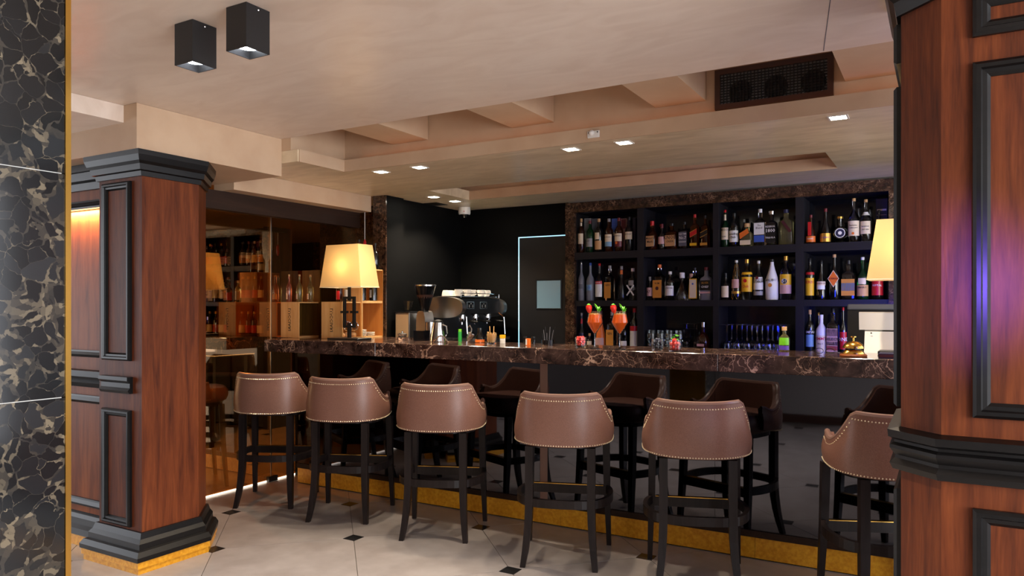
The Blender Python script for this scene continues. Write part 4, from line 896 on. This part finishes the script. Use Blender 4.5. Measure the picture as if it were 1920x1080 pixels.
for x, y, e_ in ((-5.6, 4.1, 75), (-6.6, 5.35, 7), (-5.9, 7.2, 14)):
    t = thing('recessed_downlight', 'warm recessed downlight in the room behind the glass, %s' % {75: 'nearest the bar', 7: 'before the reflection shelf', 14: 'farthest back'}[e_], 'light', (x, y, 2.459), 0, 'downlights of the dining room')
    link('trim_ring', lathe([(.06, 0), (.06, -.006), (.045, -.006), (.045, -.001)], 18, cap=False), 'black_metal', t); link('lens', lathe([(.044, -.003), (.044, -.001)], 16), 'led_bulb', t)
    l = light('dining_lamp', 'SPOT', (0, 0, -.02), e_, (1.0, .58, .22), spot_size=R(130), spot_blend=.6, shadow_soft_size=.03); l.parent = t
def tumbler(x, y, z, r, h, label, group, fill=None):
    t = thing('tumbler', label, 'glass', (x, y, z), 0, group)
    link('glass', lathe([(r * .86, 0), (r, h * .3), (r, h), (r - .0025, h), (r - .003, .012), (.002, .010)], 18, cap=True), 'glass', t, True)
    link('foot', lathe([(r * .8, .0005), (r * .84, .006)], 14), 'glass', t)
    return t
t = tumbler(-7.08, 5.06, .9105, .036, .06, 'short glass of whisky left of the bottle on the high table', 'whisky glasses on the high table'); link('whisky', lathe([(.030, .014), (.031, .04)], 14), 'glass_amber', t)
tumbler(-6.45, 5.08, .9105, .038, .065, 'empty short glass at the right end of the high table', 'whisky glasses on the high table')

# ------------------------------------------------------------------ coffee corner
cm_ = thing('espresso_machine', 'steel and black espresso machine with cups on top', 'coffee machine', (-3.545, 5.335, 1.0305), R(90))
def oval(a, h0, h1, y, n=20, p=3.0): return [(unit(2 * pi * i / n, p)[0] * a, y, (h0 + h1) / 2 + unit(2 * pi * i / n, p)[1] * (h1 - h0) / 2) for i in range(n)]
link('base', box(-.325, .35, -.16, .22, 0, .10), 'steel_brushed', cm_); link('foot_panel', box(-.335, -.326, -.16, .10, .0, .11), 'steel', cm_)
link('drip_tray', box(-.10, .34, -.22, -.161, .075, .10), 'steel', cm_)
link('rear_housing', box(-.33, .36, .02, .22, .1005, .30), 'black_satin', cm_)
for s_ in (-.335, .325):
    g = rings([oval(.20, .27, .445, 0, 28, 2.6), oval(.20, .27, .445, .05, 28, 2.6)]); g = ([(s_ + y, x + .03, z) for x, y, z in g[0]], g[1]); link('side_fairing', g, 'steel_brushed', cm_, True)
link('top_housing', box(-.284, .324, -.12, .21, .305, .43), 'black_satin', cm_)
link('cup_tray', box(-.28, .32, -.1, .2, .4455, .452), 'steel', cm_)
for s_ in range(2):
    b_ = link('button_panel', box(-.20 + s_ * .2, -.09 + s_ * .2, -.124, -.1205, .345, .405), 'steel', cm_); link('keypad', box(-.19 + s_ * .2, -.10 + s_ * .2, -.126, -.1242, .35, .40), 'black', b_)
    for q in range(5): link('key', sphere(.0045, (-.17 + s_ * .2 + (q % 2) * .05 if q < 4 else -.145 + s_ * .2, -.1265, .362 + (q // 2) * .013), 6, 4), 'white', b_)
for s_ in range(3):
    g_ = link('group_head', lathe([(.03, .24), (.035, .27), (.03, .3045)], 14), 'chrome', cm_, True); g_.location = (-.2 + s_ * .2, -.07, 0)
    link('portafilter_handle', tube([(0, -.03, .25), (.01, -.09, .242), (.015, -.15, .236)], [.008, .011, .008], 8), 'black', g_, True); link('spout', tube([(0, 0, .24), (0, 0, .215)], .008, 8), 'chrome', g_)
link('steam_wand', tube([(-.27, -.12, .31), (-.28, -.17, .28), (-.28, -.18, .14)], .005, 6), 'chrome', cm_, True); link('steam_wand', tube([(.31, -.12, .31), (.32, -.17, .27), (.32, -.18, .12)], .005, 6), 'chrome', cm_, True)
link('rail', tube([(-.28, -.117, .44), (-.28, -.117, .475), (.32, -.117, .475), (.32, -.117, .44)], .003, 6), 'chrome', cm_)
cup0 = None
for i, (dx, dy, lb) in enumerate(((-.02, .02, 'leftmost white cup on the espresso machine'), (.055, .0, 'second white cup on the espresso machine'), (.13, .02, 'third white cup on the espresso machine'), (.215, .0, 'fourth and tallest looking white cup on the espresso machine'), (.29, .01, 'rightmost white cup on the espresso machine'))):
    if cup0 is None:
        cup0 = t = thing('coffee_cup', lb, 'cup', (0, 0, 0), 0, 'white cups on the espresso machine')
        link('bowl', lathe([(.024, 0), (.034, .02), (.036, .055), (.033, .055), (.03, .02), (.003, .006)], 18), 'white_ceramic', t, True)
        link('handle', tube([(.033, 0, .046), (.05, 0, .046), (.054, 0, .03), (.046, 0, .016), (.031, 0, .014)], .0042, 6), 'white_ceramic', t, True)
    else: t = copy_tree(cup0)
    t['label'] = lb; t.location = (-3.49 - dy, 5.17 + dx * 1.35, 1.484); t.rotation_euler = (0, 0, R(20 - 9 * i))
t = thing('cup_rack', 'long stack of upturned white cups at the left of the espresso machine', 'cups', (-3.62, 5.20, 1.4828), R(90)); 
for j in range(3): link('cup', move(lathe([(.034, 0), (.03, .03), (.022, .05)], 16), -.09 + j * .075, 0, 0), 'white_ceramic', t, True)
t = thing('coffee_grinder', 'coffee grinder with dark bean hopper left of the espresso machine', 'grinder', (-3.648, 4.86, 1.0305))
link('body', rings([oval(.045, .0, .33, -.06, 20, 4), oval(.045, .0, .33, .06, 20, 4)]), 'steel_brushed', t, True); link('hopper', lathe([(.03, .3305), (.04, .36), (.088, .53)], 22), 'glass_smoke', t, True); link('hopper_lid', lathe([(.092, .5305), (.092, .54), (.08, .544)], 22), 'steel', t, True)
link('beans', lathe([(.027, .332), (.035, .36), (.07, .46)], 18), 'brown_frame', t, True); link('dosing_chamber', move(lathe([(.04, .12), (.04, .24)], 18), .09, -.05, 0), 'steel', t, True); link('fork', box(.06, .12, -.12, -.04, .09, .105), 'chrome', t)
t = thing('steel_bin', 'square brushed steel box left of the coffee grinder', 'container', (-3.815, 4.86, 1.0305)); bevel(link('body', box(-.088, .06, -.07, .07, 0, .315), 'steel_brushed', t), .006); link('lid', box(-.09, .062, -.072, .072, .3155, .325), 'black_satin', t); link('front_plate', box(-.078, .05, -.073, -.0705, .08, .30), 'reflected_tan', t)
t = thing('glass_funnel', 'fluted clear plastic cup standing on the steel box', 'cup', (-3.83, 4.86, 1.3558)); link('cup', lathe([(.025, 0), (.03, .01), (.05, .085), (.047, .085), (.027, .012)], 14), 'glass', t); link('foot', lathe([(.034, .0), (.034, .004)], 14), 'glass', t)
t = thing('milk_pitcher', 'conical steel milk pitcher at the back edge of the counter', 'pitcher', (-3.055, 4.22, 1.1495)); link('body', lathe([(.058, 0), (.06, .01), (.038, .12), (.036, .135), (.034, .135), (.036, .118), (.05, .01)], 24), 'steel', t, True); link('handle', tube([(.04, 0, .12), (.075, 0, .11), (.08, 0, .06), (.058, 0, .025)], .006, 6), 'steel', t, True); link('lid', lathe([(.036, .1352), (.03, .15), (.006, .155)], 18), 'black_metal', t, True)
t = thing('sugar_shaker', 'low silver sieve and glass dish near the lamp', 'dish', (-3.42, 4.28, 1.1495)); link('dish', lathe([(.045, 0), (.05, .022), (.046, .022), (.04, .006)], 18), 'chrome', t, True); link('sieve', lathe([(.03, .0225), (.036, .045), (.02, .052)], 16), 'steel', t, True); link('knob', sphere(.01, (0, 0, .06)), 'chrome', t, True)
t = thing('glass_block', 'clear plastic straw holder on the counter left of the milk pitcher', 'holder', (-3.26, 4.30, 1.1495)); link('holder', box(-.05, .05, -.03, .03, 0, .07), 'glass_smoke', t); link('lip', box(-.052, .052, -.032, .032, .07, .074), 'glass', t)
t = thing('lighter', 'green tube lighter standing on the counter', 'lighter', (-2.93, 4.31, 1.1495)); link('body', lathe([(.013, 0), (.013, .07)], 12), 'green', t, True); link('cap', lathe([(.012, .0702), (.011, .088)], 12), 'lime', t, True)
t = thing('steel_tongs', 'bent steel ice tongs lying on the counter', 'tongs', (-2.985, 4.16, 1.1495)); link('arm', tube([(-.06, 0, .004), (-.02, .0, .04), (.0, 0, .045)], .005, 6), 'chrome', t, True); link('arm', tube([(.0, 0, .045), (.02, 0, .04), (.06, 0, .004)], .005, 6), 'chrome', t, True)
t = thing('bar_spoon_set', 'curved steel scoop right of the green lighter', 'scoop', (-2.85, 4.33, 1.1495)); link('bowl', move(roty(lathe([(.004, 0), (.022, .03), (.026, .07), (.022, .075)], 14), R(30)), -.03, 0, 0), 'chrome', t, True); link('handle', tube([(0, 0, .05), (.005, 0, .09), (-.01, 0, .115), (-.025, 0, .10)], .006, 6), 'steel', t, True)
t = thing('orange_jar', 'small dark jar with orange label on the counter', 'jar', (-2.74, 4.27, 1.1495)); link('jar', lathe([(.032, 0), (.032, .04), (.018, .06), (.014, .10)], 16), 'glass_dark', t, True); link('label', lathe([(.033, .002), (.033, .022)], 16, cap=False), 'orange', t, True)
t = thing('stick_glass', 'glass crowded with wooden stirring sticks', 'glass', (-2.60, 4.20, 1.1495)); link('glass', lathe([(.03, 0), (.036, .07), (.034, .07), (.028, .006)], 16), 'glass', t, True)
for i in range(26):
    a = i * 2.4; rr = .006 + .0007 * i; h = .062 + random.random() * .018 + (.045 if i in (7, 19) else 0)
    link('stick', tube([(rr * cos(a), rr * sin(a), .008), (rr * 1.5 * cos(a), rr * 1.5 * sin(a), h)], .0028, 5), 'pine', t)
t = thing('yellow_box', 'tiny yellow and white box right of the stirring sticks', 'box', (-2.54, 4.24, 1.1495)); link('box', box(-.014, .014, -.012, .012, 0, .035), 'white', t); link('flap', box(-.015, .015, -.013, .013, .0352, .058), 'yellow', t)
t = thing('matchbox', 'small orange and white box standing on the counter', 'box', (-2.28, 4.12, 1.1495)); link('sleeve', box(-.011, .013, -.012, .012, 0, .044), 'orange', t); link('face', box(-.0112, -.001, -.0126, -.0121, .004, .04), 'white', t)
for i, x in enumerate((-2.42, -2.36)):
    t = thing('spice_mill', ['left of two tiny dark glass jars on the counter', 'right of two tiny dark glass jars on the counter'][i], 'jar', (x, 4.34, 1.1495), 0, 'tiny dark jars'); link('jar', lathe([(.014, 0), (.014, .03), (.011, .035)], 12), 'glass_smoke', t, True); link('lid', lathe([(.013, .0352), (.013, .046)], 12), 'black', t, True)
t = thing('straw_jar', 'low jar holding thin black straws and silver picks', 'jar', (-2.22, 4.28, 1.1495)); link('jar', lathe([(.04, 0), (.042, .03), (.04, .03), (.036, .004)], 16), 'glass_smoke', t, True)
for i in range(9): link('straw', tube([(-.03 + i * .0075, 0, .006), (-.045 + i * .012, .0, .075 + .02 * (i % 3))], .0018, 5), 'slate' if i % 2 else 'black', t)

# ------------------------------------------------------------------ cocktails and garnish glasses
def leaf(L_, W_): return ([(0, 0, 0), (W_, L_ * .35, .004), (W_ * .7, L_ * .75, .003), (0, L_, 0), (-W_ * .7, L_ * .75, .003), (-W_, L_ * .35, .004), (0, L_ * .5, -.003)], [(0, 1, 6), (1, 2, 6), (2, 3, 6), (3, 4, 6), (4, 5, 6), (5, 0, 6)])
def cocktail(x, y, label):
    t = thing('cocktail_glass', label, 'cocktail', (x, y, 1.1495), 0, 'orange cocktails on the counter')
    link('stem', lathe([(.042, 0), (.042, .002), (.012, .005), (.0042, .012), (.0038, .075), (.006, .088)], 24), 'glass', t, True)
    link('bowl', lathe([(.006, .088), (.027, .12), (.048, .154), (.034, .222), (.0328, .222), (.0462, .154), (.026, .122), (.003, .092)], 26), 'glass', t, True)
    link('drink', lathe([(.003, .0935), (.0252, .1222), (.0452, .1545), (.0362, .200)], 26), 'drink', t, True)
    link('foam', lathe([(.0358, .2002), (.035, .2045), (.02, .206)], 24), 'amber_label', t, True)
    s_ = link('strawberry', move(roty(lathe([(.003, 0), (.012, .012), (.019, .034), (.016, .048), (.004, .052)], 14), R(-8)), -.032, -.005, .205), 'strawberry', t, True)
    link('calyx', move(lathe([(.014, 0), (.003, .008)], 6), -.038, -.005, .257), 'leaf', s_)
    for i in range(6): link('mint_leaf', move(rotz(rotx(leaf(.036, .011), R(35 + 9 * (i % 3))), R(-100 + 40 * i)), .016, 0, .208 + .006 * i), 'leaf', t, True)
cocktail(-1.765, 4.00, 'left orange cocktail with strawberry and mint on the counter'); cocktail(-1.612, 4.005, 'right orange cocktail with strawberry and mint on the counter')
def garnish(x, y, label, mat, r, n, leaves=0, big=.011):
    t = tumbler(x, y, 1.1495, r, .062, label, 'garnish glasses on the counter'); rnd = random.Random(int(abs(x) * 1000))
    for i in range(n):
        a = i * 2.4; q = (r - big - .004) * math.sqrt((i % 7 + .5) / 7); zz = .02 + big * 1.5 * (i // 7)
        link('fruit', sphere(big, (q * cos(a), q * sin(a), zz), 9, 6, 1.1), mat, t, True)
    for i in range(leaves): link('leaf', move(rotz(rotx(leaf(.02, .007), R(20)), i * 1.1), rnd.uniform(-.015, .015), rnd.uniform(-.015, .015), .06 + .004 * i), 'leaf', t)
garnish(-1.897, 4.09, 'small glass of red berries beside the left cocktail', 'berry', .036, 27, 0, .0085)
garnish(-1.40, 4.05, 'small glass of dark blueberries on the counter', 'blueberry', .036, 24, 0, .0088)
garnish(-1.288, 4.015, 'small glass of strawberries with green tops on the counter', 'strawberry', .037, 16, 7, .0125)
# ------------------------------------------------------------------ glassware on the bottom shelf
def wine_glass(name='wine_glass', label='', x=0, y=0, z=0, h=.225, r=.034):
    t = thing(name, label, 'glass', (x, y, z), 0, 'upturned wine glasses on the bottom shelf')
    link('bowl', lathe([(r * .82, 0), (r, h * .22), (r * .9, h * .36), (.006, h * .47), (.003, h * .45), (r * .84, h * .345), (r * .94, h * .22), (r * .78, .0)], 18, cap=False), 'glass', t, True)
    link('stem', lathe([(.0045, h * .465), (.0032, h * .6), (.0034, h * .96), (.01, h * .985)], 8), 'glass', t, True); link('foot', lathe([(.01, h * .985), (.034, h * .992), (.034, h)], 20), 'glass', t, True)
    return t
w0 = None; rowl = ['front', 'middle', 'rear']
ordn = ['first', 'second', 'third', 'fourth', 'fifth', 'sixth']
for r_, yy in enumerate((5.86, 5.94, 6.02)):
    for i in range(6):
        lb = '%s upturned wine glass from the left in the %s row' % (ordn[i], rowl[r_])
        t = w0 = wine_glass(label=lb) if w0 is None else w0
        if not (r_ == 0 and i == 0): t = copy_tree(w0); t['label'] = lb
        t.location = (-1.465 + i * .078 + r_ * .02, yy, S3)
for i, (x, yy) in enumerate(((-1.815, 5.96), (-1.73, 5.95), (-1.775, 6.04))):
    t = copy_tree(w0); t['label'] = ['upturned wine glass just right of the crystal tumblers', 'upturned wine glass just left of the round decanter', 'upturned wine glass behind the pair beside the decanter'][i]; t.location = (x, yy, S3)
cr0 = None
for i in range(8):
    c_, lv = i % 4, i // 4
    lb = '%s crystal tumbler of the %s layer in the second bottom bay' % (ordn[c_], ('lower', 'upper')[lv])
    if cr0 is None:
        cr0 = t = thing('crystal_tumbler', lb, 'glass', (0, 0, 0), 0, 'stacked crystal tumblers')
        link('glass', lathe([(.034, 0), (.037, .085), (.034, .085), (.031, .01)], 12), 'glass', t); link('cut_band', lathe([(.0355, .02), (.0375, .03), (.0358, .04), (.0378, .05), (.0362, .06)], 12, cap=False), 'glass', t)
    else: t = copy_tree(cr0)
    t['label'] = lb; t.location = (-2.08 + c_ * .0762, 5.86, S3 + lv * .0855)
# ------------------------------------------------------------------ right end of the counter
t = bottle(-0.765, 1.1495, 1.285, .055, 'short', 'glass_pale', 'cork', [(.25, .55, 'lime', 70), (.05, .22, 'purple', 70)], 'small bottle with green label and cork on the counter', y=4.33, capr=.5)
t = thing('call_bell', 'brass reception bell on a wooden base', 'bell', (-0.385, 4.02, 1.1495))
link('wooden_base', lathe([(.062, 0), (.064, .006), (.06, .012), (.054, .014)], 28), 'wood_orange', t, True); link('skirt', lathe([(.052, .0145), (.05, .022), (.04, .034)], 28), 'brass', t, True)
link('dome', lathe([(.05 * (1), .042), (.049, .048), (.042, .062), (.026, .073), (.006, .077)], 28), 'brass', t, True); link('gap_ring', lathe([(.036, .0342), (.036, .0418)], 20), 'black', t); link('plunger', lathe([(.005, .0772), (.005, .093), (.014, .096), (.014, .1), (.004, .102)], 14), 'brass', t, True)
t = thing('reading_glasses', 'folded black spectacles lying left of the brass bell', 'glasses', (-0.53, 4.12, 1.1495)); 
for s_ in (-1, 1): link('rim', move(tube([(.02 * cos(a * pi / 7), .003 * sin(a), .018 + .014 * sin(a * pi / 7)) for a in range(14)], .0017, 5, True), s_ * .026), 'black', t)
link('temple', tube([(-.046, 0, .022), (-.10, -.03, .003)], .0018, 5), 'black', t); link('temple', tube([(.046, 0, .022), (.09, -.04, .003)], .0018, 5), 'black', t)
ps = thing('sales_terminal', 'black touch terminal seen from behind at the right end of the bar', 'terminal', (-0.34, 4.98, 1.0305))
link('back_shell', rotx(box(-.17, .18, -.02, .02, .08, .37), R(-6)), 'black_satin', ps); bevel(link('top_ridge', move(rotx(box(-.172, .182, -.035, .022, .345, .38), R(-6)), 0, 0, 0), 'slate', ps), .008)
link('screen', rotx(box(-.15, .16, .0205, .0215, .10, .35), R(-6)), 'screen_blue', ps); link('stand', box(-.08, .08, -.05, .06, 0, .085), 'black_metal', ps)
pr = thing('receipt_printer', 'pale plastic card holder tray in front of the terminal', 'printer', (-0.29, 4.62, 1.0305)); link('base', box(-.11, .12, -.10, .12, 0, .10), 'white_plastic', pr)
link('slanted_front', rotx(box(-.10, .11, -.012, .012, .09, .24), R(-24)), 'white_plastic', pr); link('upper_cover', move(rotx(box(-.13, .12, -.012, .012, .0, .10), R(12)), 0, .10, .235), 'white_plastic', pr)
for s_ in (-1, 1): link('screw', sphere(.005, (s_ * .07 + .005, .06, .215), 8, 5), 'black', pr)
link('black_slot', rotx(box(-.10, .11, -.014, .014, .2405, .247), R(-24)), 'black', pr)
lw = thing('counter_stand', 'support cabinet under the terminal behind the counter', 'cabinet', (-0.3, 4.75, 0)); link('body', box(-.3, .35, -.25, .40, 0, 1.0), 'black_wall', lw); link('top', box(-.31, .36, -.26, .41, 1.0, 1.03), 'black_satin', lw)
t = thing('notebook', 'dark purple notepad on the counter beside the right column', 'notepad', (-0.215, 4.02, 1.1495)); link('cover', box(-.055, .07, -.05, .08, 0, .022), 'navy', t); link('pages', box(-.053, .072, -.052, .078, .004, .018), 'maroon', t)

# ------------------------------------------------------------------ blue accent lights of the bar
light('blue_accent', 'SPOT', (0.18, 1.86, 1.46), 11, (0.22, 0.12, 1.0), (R(90), 0, R(16)), spot_size=R(58), spot_blend=1.0, shadow_soft_size=0.03)
light('blue_accent', 'POINT', (0.12, 3.5, 1.55), 0.9, (0.06, 0.10, 1.0), shadow_soft_size=0.06)
